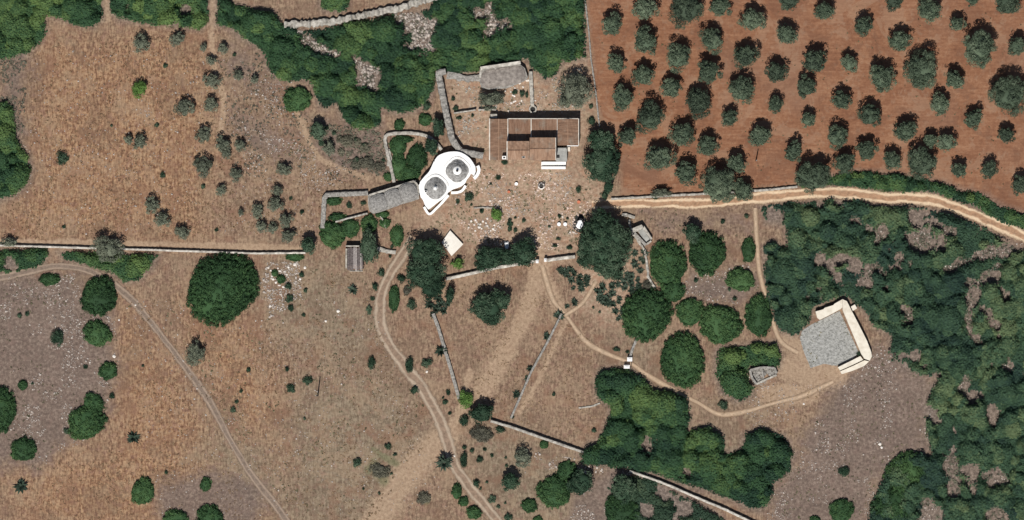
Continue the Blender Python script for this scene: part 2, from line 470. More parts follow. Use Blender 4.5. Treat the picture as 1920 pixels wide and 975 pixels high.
    redc = ramp(nt, redn, [(0.34, a4(.132, .057, .032)), (0.5, a4(.215, .101, .056)), (0.66, a4(.315, .175, .103))])
    redc = mixc(nt, mapr(nt, bign, 0.5, 0.68, 0, 0.5), redc, a4(.215, .125, .084))
    redc = mixc(nt, mapr(nt, hue, 0.52, 0.68, 0, 0.4), redc, a4(.24, .155, .105))
    redc = mixc(nt, mapr(nt, pat, 0.54, 0.58, 0, 0.4), redc, a4(.135, .065, .04))
    redc = mixc(nt, mapr(nt, pat, 0.455, 0.42, 0, 0.35), redc, a4(.30, .19, .125))
    base = mixc(nt, A[0], base, redc)
    palc = ramp(nt, fine, [(0.3, a4(.26, .175, .115)), (0.7, a4(.43, .315, .215))])
    pf = math_n(nt, 'MULTIPLY', mapr(nt, math_n(nt, 'MULTIPLY_ADD', fine, 0.7, B[2]), 0.6, 1.3), 0.72)
    base = mixc(nt, pf, base, palc)
    gf = math_n(nt, 'MULTIPLY', mapr(nt, math_n(nt, 'ADD', fine, C[0]), 0.85, 1.45), 0.5)
    base = mixc(nt, gf, base, a4(.115, .135, .068))
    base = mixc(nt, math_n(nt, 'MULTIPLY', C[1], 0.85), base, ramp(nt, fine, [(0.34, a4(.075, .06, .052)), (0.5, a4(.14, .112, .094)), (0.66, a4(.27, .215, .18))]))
    nt.links.new(base, b.inputs['Base Color']); b.inputs['Roughness'].default_value = 0.95
    bump(nt, b, math_n(nt, 'ADD', fine, straw), 0.55, 0.12)
    m.materials.append(mat)
    o = link('ground', m); tag(o, 'dry brown and red ground of fields around the farm', None, None, 'structure')

# roads: strip meshes 4 mm above the ground with ragged edges
def road_mat(name, track, mid, edge, twin):
    m, nt, b = new_mat(name); pos = wpos(nt)
    u = N(nt, 'ShaderNodeAttribute', attribute_name='across').outputs['Fac']
    n = noise(nt, pos, 1.1, 4.0, 0.75); n2 = noise(nt, pos, 0.25, 3.0, 0.6)
    au = math_n(nt, 'ABSOLUTE', math_n(nt, 'ADD', u, math_n(nt, 'MULTIPLY_ADD', n2, 0.8, -0.4)))
    if twin:
        d = math_n(nt, 'ABSOLUTE', math_n(nt, 'SUBTRACT', au, 0.5))
    else:
        d = math_n(nt, 'MULTIPLY', au, 0.55)
    w = mapr(nt, math_n(nt, 'MULTIPLY_ADD', n, 0.5, d), 0.32, 0.55)
    tc = ramp(nt, n, [(0.34, tuple(c * 0.68 for c in track[:3])), (0.66, tuple(c * 1.18 for c in track[:3]))])
    mc = ramp(nt, n, [(0.34, tuple(c * 0.65 for c in mid[:3])), (0.66, tuple(c * 1.25 for c in mid[:3]))])
    c = mixc(nt, w, tc, mc)
    nt.links.new(c, b.inputs['Base Color']); b.inputs['Roughness'].default_value = 0.95
    bump(nt, b, n, 0.5, 0.08)
    al = mapr(nt, math_n(nt, 'MULTIPLY_ADD', n, 1.25, math_n(nt, 'ABSOLUTE', u)), 1.05, 1.5, 1, 0)
    nt.links.new(al, b.inputs['Alpha'])
    return m

def road(name, pts, width, mat, label, z=0.004):
    p = smooth_path(pts, 0.6); n = len(p); k = 9
    v = []; ac = []
    ws = width if callable(width) else (lambda t: width)
    for i, q in enumerate(p):
        d = (p[min(i + 1, n - 1)] - p[max(i - 1, 0)]).normalized(); nn = Vector((-d.y, d.x))
        w = ws(i / (n - 1)) * 1.15
        for j in range(k):
            u = -1 + 2 * j / (k - 1); r = nn * (u * w / 2)
            v.append((q.x + r.x, q.y + r.y, z)); ac.append(u)
    f = [(i * k + j, (i + 1) * k + j, (i + 1) * k + j + 1, i * k + j + 1) for i in range(n - 1) for j in range(k - 1)]
    f = [q[::-1] for q in f]
    o = link(name, mesh_np(name, v, f, mat, {'across': ('FLOAT', ac)}))
    return tag(o, label, None, None, 'structure')

# ------------------------------------------------------------------ woods (dense scrub read as masses)
WOODS = [
 ('scrub_wood', [(1428, 388), (1470, 380), (1500, 380), (1560, 374), (1600, 372), (1640, 384), (1700, 384), (1760, 394), (1810, 412), (1870, 442), (1960, 480), (1960, 1010), (1618, 1010), (1632, 935), (1650, 905), (1660, 872), (1700, 847), (1748, 852), (1735, 820), (1733, 765), (1745, 730), (1758, 712), (1692, 696), (1664, 668), (1668, 628), (1642, 616), (1618, 582), (1600, 566), (1580, 554), (1550, 568), (1528, 578), (1520, 600), (1505, 622), (1482, 630), (1462, 622), (1446, 600), (1438, 556), (1432, 520), (1430, 462), (1448, 452), (1474, 462), (1470, 425), (1432, 420)],
  'dense dark evergreen scrub covering the right side below the curving road', 'woodr', 3.6, 0.03,
  [[(1706, 452), (1715, 432), (1740, 428), (1748, 450), (1730, 470), (1712, 468)], [(1636, 432), (1652, 420), (1660, 440), (1650, 460), (1642, 455)], [(1634, 490), (1650, 492), (1660, 518), (1640, 512), (1625, 525), (1600, 534), (1580, 538), (1600, 528), (1622, 512)],
   [(1865, 488), (1875, 480), (1870, 500), (1852, 518), (1835, 532), (1822, 535), (1824, 565), (1818, 590), (1826, 625), (1840, 648), (1830, 645), (1812, 605), (1813, 570), (1818, 540), (1808, 530), (1835, 525)],
   [(1842, 578), (1860, 585), (1868, 602), (1880, 622), (1876, 632), (1866, 612), (1852, 596)], [(1760, 500), (1782, 498), (1815, 482), (1840, 470), (1880, 462), (1920, 455), (1920, 462), (1880, 482), (1830, 490), (1780, 508)],
   [(1690, 582), (1700, 580), (1712, 600), (1700, 606), (1690, 598)], [(1800, 710), (1812, 698), (1815, 715), (1808, 735), (1796, 730)], [(1875, 690), (1890, 680), (1898, 682), (1885, 700), (1868, 704)],
   [(1770, 852), (1785, 840), (1800, 870), (1795, 900), (1800, 930), (1785, 925), (1778, 890)], [(1720, 948), (1745, 935), (1760, 950), (1770, 1010), (1735, 1010)], [(1840, 890), (1880, 885), (1895, 905), (1860, 910)], [(1850, 960), (1880, 955), (1890, 975), (1860, 985)], [(1595, 415), (1625, 420), (1632, 424), (1605, 422)], [(1760, 425), (1795, 430), (1790, 440), (1770, 436)], [(1878, 545), (1890, 560), (1882, 566)]]),
 ('scrub_wood', [(1113, 715), (1125, 695), (1150, 688), (1185, 692), (1210, 705), (1222, 730), (1260, 727), (1288, 745), (1296, 785), (1292, 806), (1330, 800), (1355, 815), (1360, 846), (1388, 842), (1394, 812), (1430, 800), (1470, 815), (1493, 850), (1484, 885), (1450, 905), (1446, 940), (1425, 962), (1390, 950), (1330, 925), (1270, 905), (1225, 890), (1180, 880), (1095, 872), (1083, 850), (1120, 822), (1140, 785), (1142, 765), (1118, 745)],
  'dark green thicket of merged crowns below the small white gate', 'wood', 3.8, 0.0, [[(1202, 830), (1214, 812), (1220, 830), (1212, 846)], [(1280, 884), (1296, 880), (1292, 890)]]),
 ('scrub_wood', [(404, -20), (404, 48), (430, 55), (462, 80), (490, 95), (500, 122), (515, 148), (540, 153), (562, 150), (580, 158), (590, 172), (598, 200), (610, 205), (630, 195), (640, 222), (660, 240), (690, 248), (714, 236), (716, 206), (745, 216), (775, 212), (805, 192), (818, 168), (817, 133), (850, 140), (900, 138), (902, 124), (985, 112), (1000, 133), (1022, 152), (1045, 146), (1056, 118), (1098, 110), (1096, -30), (822, -30), (805, 15), (760, 25), (700, 35), (640, 42), (600, 56), (555, 56), (530, 45), (515, 22), (470, 14), (440, 4), (420, -20)],
  'large green thicket above the farmhouse between the fields', 'wood', 3.4, 0.0,
  [[(662, 108), (684, 120), (718, 128), (704, 142), (704, 168), (692, 165), (672, 152), (678, 138)], [(735, 28), (775, 22), (805, 36), (828, 40), (816, 56), (814, 98), (778, 96), (764, 92), (770, 62), (758, 50)], [(548, 58), (566, 56), (590, 78), (620, 92), (636, 102), (608, 108), (590, 92), (560, 72)],
   [(868, 8), (888, 20), (905, 25), (918, 8), (935, 50), (930, 62), (912, 72), (914, 40), (885, 32)], [(925, 45), (950, 42), (955, 55), (938, 62)]]),
 ('scrub_wood', [(-40, -40), (190, -40), (193, 38), (175, 51), (148, 49), (110, 35), (86, 28), (88, 60), (76, 82), (48, 108), (20, 112), (-40, 118)],
  'dark green wood in the top left corner', 'wood', 3.6, 0.0, []),
 ('scrub_wood', [(206, -40), (392, -40), (391, 42), (374, 58), (340, 53), (290, 47), (222, 40), (206, 22)],
  'green thicket along the top edge between two pale gaps', 'wood', 3.4, 0.08, []),
 ('scrub_wood', [(-40, 185), (15, 188), (30, 215), (35, 258), (54, 288), (62, 318), (55, 345), (32, 368), (-40, 392)],
  'rounded green thicket at the left edge of the straw field', 'wood', 3.4, 0.0, []),
 ('scrub_wood', [(-40, 466), (50, 465), (88, 469), (93, 482), (82, 498), (40, 508), (-40, 513)],
  'narrow green thicket under the whitewashed wall at the left edge', 'wood', 2.6, 0.08, []),
 ('scrub_wood', [(104, 470), (200, 473), (300, 477), (285, 505), (262, 524), (232, 530), (198, 510), (160, 500), (118, 486)],
  'tapering green thicket between whitewashed wall and curved track', 'wood', 3.0, 0.0, []),
 ('hedge', [(1498, 328), (1560, 326), (1600, 320), (1690, 326), (1770, 342), (1800, 354), (1850, 364), (1880, 386), (1970, 412), (1970, 456), (1900, 426), (1850, 403), (1800, 380), (1740, 362), (1690, 362), (1660, 362), (1620, 353), (1560, 350), (1500, 356)],
  'long green hedge between the red olive grove and the curving road', 'wood', 2.4, 0.0, []),
 ('scrub_wood', [(1340, 660), (1352, 648), (1395, 648), (1420, 640), (1455, 640), (1466, 668), (1462, 690), (1432, 688), (1404, 690), (1408, 715), (1418, 725), (1410, 745), (1380, 756), (1352, 740), (1340, 705)],
  'green thicket wrapped round the small stone ruin', 'wood', 3.4, 0.0, []),
 ('low_scrub', [(1150, 895), (1195, 890), (1230, 902), (1290, 935), (1350, 965), (1390, 1010), (1120, 1010), (1135, 960), (1160, 945), (1138, 915)],
  'broken grey green scrub below the white wall at the bottom edge', 'woodg', 1.9, 0.75, []),
 ('scrub_wood', [(602, -30), (655, -30), (654, 14), (635, 25), (606, 22), (598, 8)], 'small green thicket above the wide rubble wall at the top', 'wood', 2.4, 0.15, []),
]

def leaf_quads(pts, nrm, size, tint, rng, aspect=0.75):
    n = len(pts)
    nrm = nrm / (np.linalg.norm(nrm, axis=1, keepdims=True) + 1e-9)
    r = rng.normal(size=(n, 3)); t = np.cross(nrm, r); t /= (np.linalg.norm(t, axis=1, keepdims=True) + 1e-9)
    b = np.cross(nrm, t)
    s = size[:, None] * 0.5
    asp = rng.uniform(aspect * 0.7, aspect * 1.25, (n, 1))
    v = np.stack([pts + t * s, pts + b * s * asp + nrm * s * 0.15, pts - t * s, pts - b * s * asp + nrm * s * 0.15], 1).reshape(-1, 3)
    f = np.arange(n * 4).reshape(-1, 4)
    return v, f, np.repeat(tint, 4)

def build_wood(name, poly, label, mat, hmax, broken, gaps, seed):
    rng = np.random.default_rng(seed)
    px = np.array([p[0] for p in poly]); py = np.array([p[1] for p in poly])
    x0, x1 = max(X(px.min()), -125) - 1, min(X(px.max()), 125) + 1
    y0, y1 = max(Y(py.max()), -65) - 1, min(Y(py.min()), 65) + 1
    h = 0.4
    xs = np.arange(x0, x1, h); ys = np.arange(y0, y1, h)
    gx, gy = np.meshgrid(xs, ys)
    jx = (fbm(gx, gy, 3.0, seed) - 0.5) * 1.6; jy = (fbm(gx, gy, 3.0, seed + 3) - 0.5) * 1.6
    sd = poly_sd(poly, gx + jx, gy + jy)
    for g in gaps:
        sd = np.minimum(sd, -poly_sd(g, gx + jx * 1.2, gy + jy * 1.2) + (fbm(gx, gy, 1.7, seed + 21) - 0.47) * 3.2)
    if broken > 0:
        nz = fbm(gx, gy, 4.5, seed + 5, 4)
        thr = 0.28 + 0.13 * broken
        sd = np.minimum(sd, (nz - thr) * 12.0)
    area = (sd > 0).sum() * h * h
    nd = int(area / 5.0)
    H = np.zeros_like(gx); T = np.zeros_like(gx)
    ii = np.argwhere(sd > 0.2)
    if len(ii) == 0: return
    for k in range(nd):
        a = ii[rng.integers(len(ii))]
        cx, cy = gx[a[0], a[1]] + rng.uniform(-.2, .2), gy[a[0], a[1]] + rng.uniform(-.2, .2)
        r = rng.choice([rng.uniform(0.9, 1.5), rng.uniform(1.5, 2.4), rng.uniform(2.4, 3.8)], p=[.42, .38, .20])
        top = hmax * rng.uniform(0.55, 1.0) * (0.62 + 0.14 * r)
        q = int(r / h) + 1
        sl = (slice(max(a[0] - q, 0), a[0] + q + 1), slice(max(a[1] - q, 0), a[1] + q + 1))
        d2 = ((gx[sl] - cx) ** 2 + (gy[sl] - cy) ** 2) / (r * r)
        z = np.where(d2 < 1, top - (0.85 * r) * (1 - np.sqrt(np.clip(1 - d2, 0, 1))), 0)
        up = z > H[sl]
        H[sl] = np.where(up, z, H[sl]); tt = rng.random()
        T[sl] = np.where(up, tt, T[sl])
    edge = np.sqrt(np.clip(sd / 1.6, 0, 1))
    H = np.where(sd > 0, np.maximum(H, 0.22 * hmax) * (0.25 + 0.75 * edge) + (fbm(gx, gy, 0.9, seed + 8) - 0.5) * 0.5, 0)
    gyy, gxx = np.gradient(H, h)
    # leaves
    dens = 21.0
    n = int(area * dens)
    a = ii[rng.integers(len(ii), size=n)]
    fx = gx[a[:, 0], a[:, 1]] + rng.uniform(-h / 2, h / 2, n); fy = gy[a[:, 0], a[:, 1]] + rng.uniform(-h / 2, h / 2, n)
    fz = np.clip(H[a[:, 0], a[:, 1]] + rng.normal(0, 0.14, n), 0.12, None)
    nr = np.stack([-gxx[a[:, 0], a[:, 1]], -gyy[a[:, 0], a[:, 1]], np.ones(n)], -1)
    nr /= np.linalg.norm(nr, axis=1, keepdims=True)
    nr = nr + rng.normal(0, 0.34, (n, 3))
    v, f, t = leaf_quads(np.stack([fx, fy, fz], -1), nr, rng.uniform(0.28, 0.6, n), np.clip(T[a[:, 0], a[:, 1]] + rng.normal(0, .08, n), 0, 1), rng)
    # leafy under-layer closes the canopy
    ok = sd > 0.35
    idx = np.full(gx.shape, -1); idx[ok] = np.arange(ok.sum())
    uv = np.stack([gx[ok], gy[ok], np.maximum(H[ok] - 0.35, 0.05)], -1)
    c = np.stack([idx[:-1, :-1], idx[:-1, 1:], idx[1:, 1:], idx[1:, :-1]], -1).reshape(-1, 4)
    c = c[(c >= 0).all(1)]
    V = np.concatenate([v, uv]); F = np.concatenate([f, c + len(v)]); TT = np.concatenate([t, T[ok]])
    o = link(name, mesh_np(name, V, F, M[mat], {'tint': ('FLOAT', TT)}))
    tag(o, label, 'hedge' if name == 'hedge' else ('scrub' if name == 'low_scrub' else 'wood'), None, 'stuff')

# ------------------------------------------------------------------ plants
def crown_mesh(name, rx, ry, z0, z1, lump, leaf, mat, rng, dome, cov=2.6, core=0.72, dens=2.6):
    if dome: zc, hz = z0, z1 - z0
    else: zc, hz = z0 + 0.42 * (z1 - z0), 0.58 * (z1 - z0)
    ar = rx * ry / (lump * lump)
    n = max(5, int(cov * ar))
    u = np.sqrt(rng.random(n)); th = rng.uniform(0, 2 * np.pi, n)
    cz = zc + (hz - lump * 0.75) * ((1 - u ** 4 * 0.97) ** 0.5 * rng.uniform(0.84, 1.04, n) if dome else np.sqrt(1 - u ** 2 * 0.97) * rng.uniform(0.72, 1.04, n))
    ns = n // 3
    if ns:
        u[:ns] = rng.uniform(0.78, 1.0, ns)
        lo = 0.0 if dome else -(zc - z0) * 0.85
        cz[:ns] = zc + rng.uniform(lo, hz * 0.35, ns)
    kr = 1 - 0.72 * lump / rx; ks = 1 - 0.72 * lump / ry
    ph = rng.uniform(0, 6.28, 4); A_ = (0.55 if rx > 5 else 0.85) if dome else (0.6 if rx > 5 else 1.4)
    wob = 1 + A_ * (0.09 * np.sin(2 * th + ph[0]) + 0.07 * np.sin(3 * th + ph[1]) + 0.05 * np.sin(5 * th + ph[2]))
    u = u * wob
    c = np.stack([u * np.cos(th) * rx * kr, u * np.sin(th) * ry * ks, np.maximum(cz, lump * 0.4)], -1)
    lr = lump * rng.uniform(0.7, 1.2, n)
    m = max(8, int(dens * 4 * lump * lump / (leaf * leaf)))
    d = rng.normal(size=(n, m, 3)); d[:, :, 2] = np.where(rng.random((n, m)) < 0.7, np.abs(d[:, :, 2]), d[:, :, 2])
    d /= np.linalg.norm(d, axis=2, keepdims=True)
    p = c[:, None, :] + d * (lr[:, None, None] * rng.uniform(0.75, 1.08, (n, m, 1))) * np.array([1, 1, 0.85])
    p = p.reshape(-1, 3); p[:, 2] = np.maximum(p[:, 2], 0.04)
    nr = (d + rng.normal(0, 0.45, d.shape)).reshape(-1, 3)
    ti = np.repeat(rng.random(n), m)
    v, f, t = leaf_quads(p, nr, rng.uniform(0.7, 1.35, len(p)) * leaf, ti, rng)
    if core > 0:
        sg, st = 12, 6; cv = []; cf = []
        for i in range(st + 1):
            ph = (math.pi / 2) * i / st if dome else -0.9 + (math.pi / 2 + 0.9) * i / st
            for k in range(sg):
                tt = 2 * math.pi * k / sg
                q = core * rng.uniform(0.9, 1.06)
                cv.append((rx * q * math.cos(ph) * math.cos(tt), ry * q * math.cos(ph) * math.sin(tt), max(0.02, zc + hz * q * math.sin(ph))))
        for i in range(st):
            for k in range(sg):
                cf.append((i * sg + k, i * sg + (k + 1) % sg, (i + 1) * sg + (k + 1) % sg, (i + 1) * sg + k))
        f = np.concatenate([f, np.array(cf) + len(v)]); v = np.concatenate([v, np.array(cv)]); t = np.concatenate([t, np.full(len(cv), 0.3)])
    return mesh_np(name, v, f, M[mat], {'tint': ('FLOAT', t)})

def trunk_mesh(h, r, seed):
    q = random.Random(seed); mb = MB()
    lean = Vector((q.uniform(-.15, .15), q.uniform(-.15, .15), 1))
    fork = lean * (h * 0.5)
    mb.tube([(0, 0, 0), lean * (h * 0.12), lean * (h * 0.3), fork], [r * 1.5, r * 1.1, r * .95, r * .8], 8)
    for k in range(4):
        a = k * math.pi / 2 + q.uniform(-.4, .4); l = h * q.uniform(.4, .55)
        e = fork + Vector((math.cos(a) * l * .75, math.sin(a) * l * .75, l))
        mid = fork.lerp(e, .5) + Vector((0, 0, -l * .06))
        mb.tube([fork + Vector((0, 0, -r * .4)), mid, e], [r * .6, r * .4, r * .15], 6)
    return mesh_py('trunk', mb.v, mb.f, M['bark'])

# kind -> (material, dome?, top(R), bottom(R), lump(R), leaf, cov, core)
KINDS = {
 'olive': ('olive', False, lambda r: 2.3 + 1.25 * r, lambda r: 1.5 + 0.15 * r, lambda r: 0.17 * r + 0.06, 0.27, 2.3, 0.72),
 'wild': ('wild', False, lambda r: 1.0 + 1.25 * r, lambda r: 0.5 + 0.1 * r, lambda r: 0.2 * r + 0.05, 0.25, 2.0, 0.6),
 'tree': ('dark', False, lambda r: 3.0 + 0.85 * r, lambda r: 1.4 + 0.1 * r, lambda r: min(0.8, 0.16 * r + 0.15), 0.32, 2.6, 0.78),
 'bush': ('bush', True, lambda r: 0.6 + 0.40 * r, lambda r: 0.0, lambda r: min(0.5, 0.14 * r + 0.12), 0.28, 2.6, 0.9),
 'mini': ('dark', True, lambda r: 0.35 + 0.95 * r, lambda r: 0.0, lambda r: 0.38 * r + 0.03, 0.22, 2.6, 0.6),
 'green': ('bright', False, lambda r: 0.8 + 1.1 * r, lambda r: 0.4, lambda r: 0.25 * r + 0.06, 0.28, 2.4, 0.6),
 'grey': ('greyshrub', True, lambda r: 0.3 + 0.55 * r, lambda r: 0.0, lambda r: 0.26 * r + 0.05, 0.22, 2.2, 0.7),
}
CACHE = {}
def crown_for(kind, r):
    mat, dome, top, bot, lump, leaf, cov, core = KINDS[kind]
    q = round(math.log(max(r, .2)) / math.log(1.22)); rq = 1.22 ** q
    key = (kind, q, rnd.randrange(7 if kind == 'olive' else (4 if kind in ('wild', 'bush') else 3)))
    if key not in CACHE:
        rng = np.random.default_rng(abs(hash(str(key))) % 1 + q * 31 + 1000 + key[2] * 7 + len(kind) * 131)
        lf = leaf if rq > 0.9 else max(0.12, leaf * rq * 0.75)
        CACHE[key] = (rq, crown_mesh(kind + '_crown', rq, rq, bot(rq), top(rq), lump(rq), lf, mat, rng, dome, cov, core))
    return CACHE[key]
TR = {}
def trunk_for(h, r):
    key = (round(h * 1.5), rnd.randrange(3))
    if key not in TR: TR[key] = (key[0] / 1.5, trunk_mesh(key[0] / 1.5, 0.11 + 0.035 * key[0] / 1.5, key[0] * 5 + key[1]))
    return TR[key]

def plant(kind, name, px, py, rpx, rpy=None, label='', cat='tree', group=None):
    g_ = {'olive': 1.10, 'bush': 1.05, 'tree': 1.06, 'wild': 1.1}.get(kind, 1.0)
    rx = rpx / S * g_; ry = (rpy or rpx) / S * g_; r = math.sqrt(rx * ry)
    rq, me = crown_for(kind, r)
    k = r / rq
    mat, dome, top, bot, *_ = KINDS[kind]
    if dome:
        o = link(name, me, None, P(px, py))
        o.scale = (rx / rq, ry / rq, k)
        o.rotation_euler.z = rnd.uniform(0, 6.28) if abs(rx - ry) < 0.12 * r else rnd.choice([0, math.pi])
        return tag(o, label, cat, group)
    e = empty(name, P(px, py))
    c = link('crown', me, e)
    c.scale = (rx / rq, ry / rq, k)
    c.rotation_euler.z = rnd.uniform(0, 6.28) if abs(rx - ry) < 0.12 * r else rnd.choice([0, math.pi])
    hq, tm = trunk_for(max(0.8, top(r) * 0.75), r)
    t = link('trunk', tm, e); t.rotation_euler.z = rnd.uniform(0, 6.28)
    s = top(r) * 0.75 / hq; t.scale = (s, s, s)
    return tag(e, label, cat, group)

ORD = ['first', 'second', 'third', 'fourth', 'fifth', 'sixth', 'seventh', 'eighth', 'ninth', 'tenth', 'eleventh', 'twelfth', 'thirteenth', 'fourteenth', 'fifteenth', 'sixteenth', 'seventeenth', 'eighteenth', 'nineteenth', 'twentieth', 'twenty-first', 'twenty-second', 'twenty-third', 'twenty-fourth', 'twenty-fifth', 'twenty-sixth', 'twenty-seventh', 'twenty-eighth', 'twenty-ninth', 'thirtieth']

def ordinal(i, n, axis):
    a, b = ('leftmost', 'rightmost') if axis == 'x' else ('topmost', 'lowest')
    if n == 1: return ''
    if i == 0: return ', ' + a
    if i == n - 1: return ', ' + b
    return ', %s from the %s' % (ORD[i], 'left' if axis == 'x' else 'top')

def cluster(kind, name, cat, phrase, group, items, axis='x'):
    it = sorted(items, key=lambda q: q[0 if axis == 'x' else 1])
    for i, q in enumerate(it):
        plant(kind, name, q[0], q[1], q[2], q[3] if len(q) > 3 else None, phrase + ordinal(i, len(it), axis), cat, group if len(it) > 1 else None)

def agave_mesh(seed, blades, spread):
    rng = random.Random(seed); v = []; f = []; t = []
    for k in range(blades):
        a = 2 * math.pi * k / blades * 2.4 + rng.uniform(-.2, .2)
        el = rng.uniform(0.25, 1.25); L = rng.uniform(.75, 1.1); w = 0.13 * spread
        d = Vector((math.cos(a) * math.cos(el), math.sin(a) * math.cos(el), math.sin(el)))
        sd = Vector((-math.sin(a), math.cos(a), 0))
        b = len(v); mid = d * L * .5 + Vector((0, 0, .06)); tip = d * L - Vector((0, 0, .12 * (1.3 - el)))
        v += [sd * w * .6, -sd * w * .6, mid + sd * w, mid - sd * w, mid - Vector((0, 0, .05)), tip]
        f += [(b, b + 2, b + 4), (b + 1, b + 4, b + 3), (b, b + 4, b + 1), (b + 2, b + 5, b + 4), (b + 4, b + 5, b + 3)]
        t += [rng.random()] * 6
    return mesh_np('agave', [tuple(p) for p in v], f, M['agave'], {'tint': ('FLOAT', t)})
AG = []
def agave(name, px, py, rpx, label, cat, group=None):
    if not AG: AG.extend(agave_mesh(s, 20, 1.0) for s in range(5))
    o = link(name, rnd.choice(AG), None, P(px, py)); s = rpx / S * 1.45
    o.scale = (s, s, s * 0.95); o.rotation_euler.z = rnd.uniform(0, 6.28)
    return tag(o, label, cat, group)
def agaves(phrase, group, items, axis='x', name='agave', cat='agave'):
    it = sorted(items, key=lambda q: q[0 if axis == 'x' else 1])
    for i, q in enumerate(it):
        agave(name, q[0], q[1], q[2], phrase + ordinal(i, len(it), axis), cat, group if len(it) > 1 else None)

# ------------------------------------------------------------------ stones
STONE = []
def stone_mesh(seed, mat):
    rng = np.random.default_rng(seed)
    bm = bmesh.new(); bmesh.ops.create_icosphere(bm, subdivisions=1, radius=1.0)
    for v in bm.verts:
        v.co = v.co * rng.uniform(0.72, 1.12); v.co.z *= 0.7
        if v.co.z < -0.3: v.co.z = -0.3
    m = bpy.data.meshes.new('stone'); bm.to_mesh(m); bm.free(); m.materials.append(mat); return m
SM = {}
def stone(name, px, py, dpx, label, group, mat='limestone', dy=None, cat='stone', z=0.0):
    key = (mat, rnd.randrange(5))
    if key not in SM: SM[key] = stone_mesh(len(SM) + 3, M[mat])
    o = link(name, SM[key], None, P(px, py, z)); s = dpx / S / 2; sy = (dy or dpx) / S / 2
    o.location.z = z + 0.25 * min(s, sy)
    o.scale = (s, sy, min(s, sy) * 1.1); o.rotation_euler.z = rnd.uniform(0, 6.28) if not dy else rnd.uniform(-.1, .1)
    return tag(o, label, cat, group)

def scatter_stones(name, label, regions, total, smin, smax, seed, mat='rubble', avoid=None, clump=0.45):
    """one mesh of loose stones nobody could count"""
    rng = np.random.default_rng(seed)
    b = bmesh.new(); bmesh.ops.create_icosphere(b, subdivisions=1, radius=1.0)
    bv = np.array([v.co[:] for v in b.verts]); bf = np.array([[v.index for v in f.verts] for f in b.faces]); b.free()
    xs = []; ys = []
    areas = []
    for r in regions:
        px = [p[0] for p in r]; py = [p[1] for p in r]; areas.append((max(px) - min(px)) * (max(py) - min(py)))
    for r, a in zip(regions, areas):
        n = int(total * a / sum(areas)) * 3
        px = [p[0] for p in r]; py = [p[1] for p in r]
        x = X(rng.uniform(min(px), max(px), n)); y = Y(rng.uniform(min(py), max(py), n))
        k = (poly_sd(r, x, y) > 0) & (fbm(x, y, 4.0, seed + 2) > clump)
        xs.append(x[k]); ys.append(y[k])
    x = np.concatenate(xs); y = np.concatenate(ys); n = len(x)
    s = rng.uniform(smin, smax, n) * rng.choice([0.6, 1.0, 1.5], n, p=[.5, .38, .12])
    th = rng.uniform(0, 6.28, n); sx = s * rng.uniform(.7, 1.4, n)
    V = bv[None] * rng.uniform(.75, 1.15, (n, len(bv), 1))
    vx = V[:, :, 0] * sx[:, None]; vy = V[:, :, 1] * s[:, None]; vz = V[:, :, 2] * s[:, None] * .6 + s[:, None] * .2
    W = np.stack([x[:, None] + vx * np.cos(th)[:, None] - vy * np.sin(th)[:, None], y[:, None] + vx * np.sin(th)[:, None] + vy * np.cos(th)[:, None], vz], -1).reshape(-1, 3)
    F = (bf[None] + (np.arange(n) * len(bv))[:, None, None]).reshape(-1, 3)
    o = link(name, mesh_np(name, W, F, M[mat]))
    return tag(o, label, 'stones', None, 'stuff')

# ------------------------------------------------------------------ walls
def wall(name, pts, width, height, mat, label, rough=0.10, group=None, smooth=False, cat='wall'):
    p = smooth_path(pts, 0.45) if smooth else poly_path(pts, 0.45)
    n = len(p); v = []; k = 6
    for i, q in enumerate(p):
        d = (p[min(i + 1, n - 1)] - p[max(i - 1, 0)]).normalized(); nn = Vector((-d.y, d.x))
        w = width * (1 + rnd.uniform(-rough, rough)) / 2; h = height * (1 + rnd.uniform(-rough, rough) * .8)
        w2 = width * (1 + rnd.uniform(-rough, rough)) / 2
        for (s, z) in ((-w * 1.12, 0), (-w, h * .93), (-w * .55, h * rnd.uniform(.97, 1.05)), (w2 * .55, h * rnd.uniform(.97, 1.05)), (w2, h * .93), (w2 * 1.12, 0)):
            v.append((q.x + nn.x * s, q.y + nn.y * s, z))
    f = [(i * k + j, i * k + j + 1, (i + 1) * k + j + 1, (i + 1) * k + j) for i in range(n - 1) for j in range(k - 1)]
    f += [tuple(range(k))[::-1], tuple(range((n - 1) * k, n * k))]
    o = link(name, mesh_py(name, v, f, mat))
    return tag(o, label, cat, group)

# ================================================================== SETTING
build_ground()
RM_pale = road_mat('pale_limestone_track', a4(.66, .50, .34), a4(.34, .205, .125), a4(.3, .2, .13), True)
RM_grey = road_mat('grey_dirt_track', a4(.40, .315, .235), a4(.235, .165, .118), a4(.2, .15, .1), True)
RM_left = road_mat('dusty_field_track', a4(.32, .24, .18), a4(.19, .142, .11), a4(.2, .15, .1), True)
RM_path = road_mat('trodden_path', a4(.44, .325, .225), a4(.30, .21, .14), a4(.2, .15, .1), False)
road('dirt_road', [(1110, 384), (1160, 382), (1250, 381), (1320, 381), (1400, 373), (1450, 368), (1500, 364), (1560, 361), (1610, 364), (1660, 371), (1700, 371), (1750, 376), (1800, 392), (1850, 413), (1900, 434), (1960, 462)],
     lambda t: 2.7 + 0.7 * min(1, t * 2.5) + 0.25 * math.sin(t * 37) + 0.15 * math.sin(t * 71), RM_pale, 'pale limestone road curving away from the farmyard to the right')
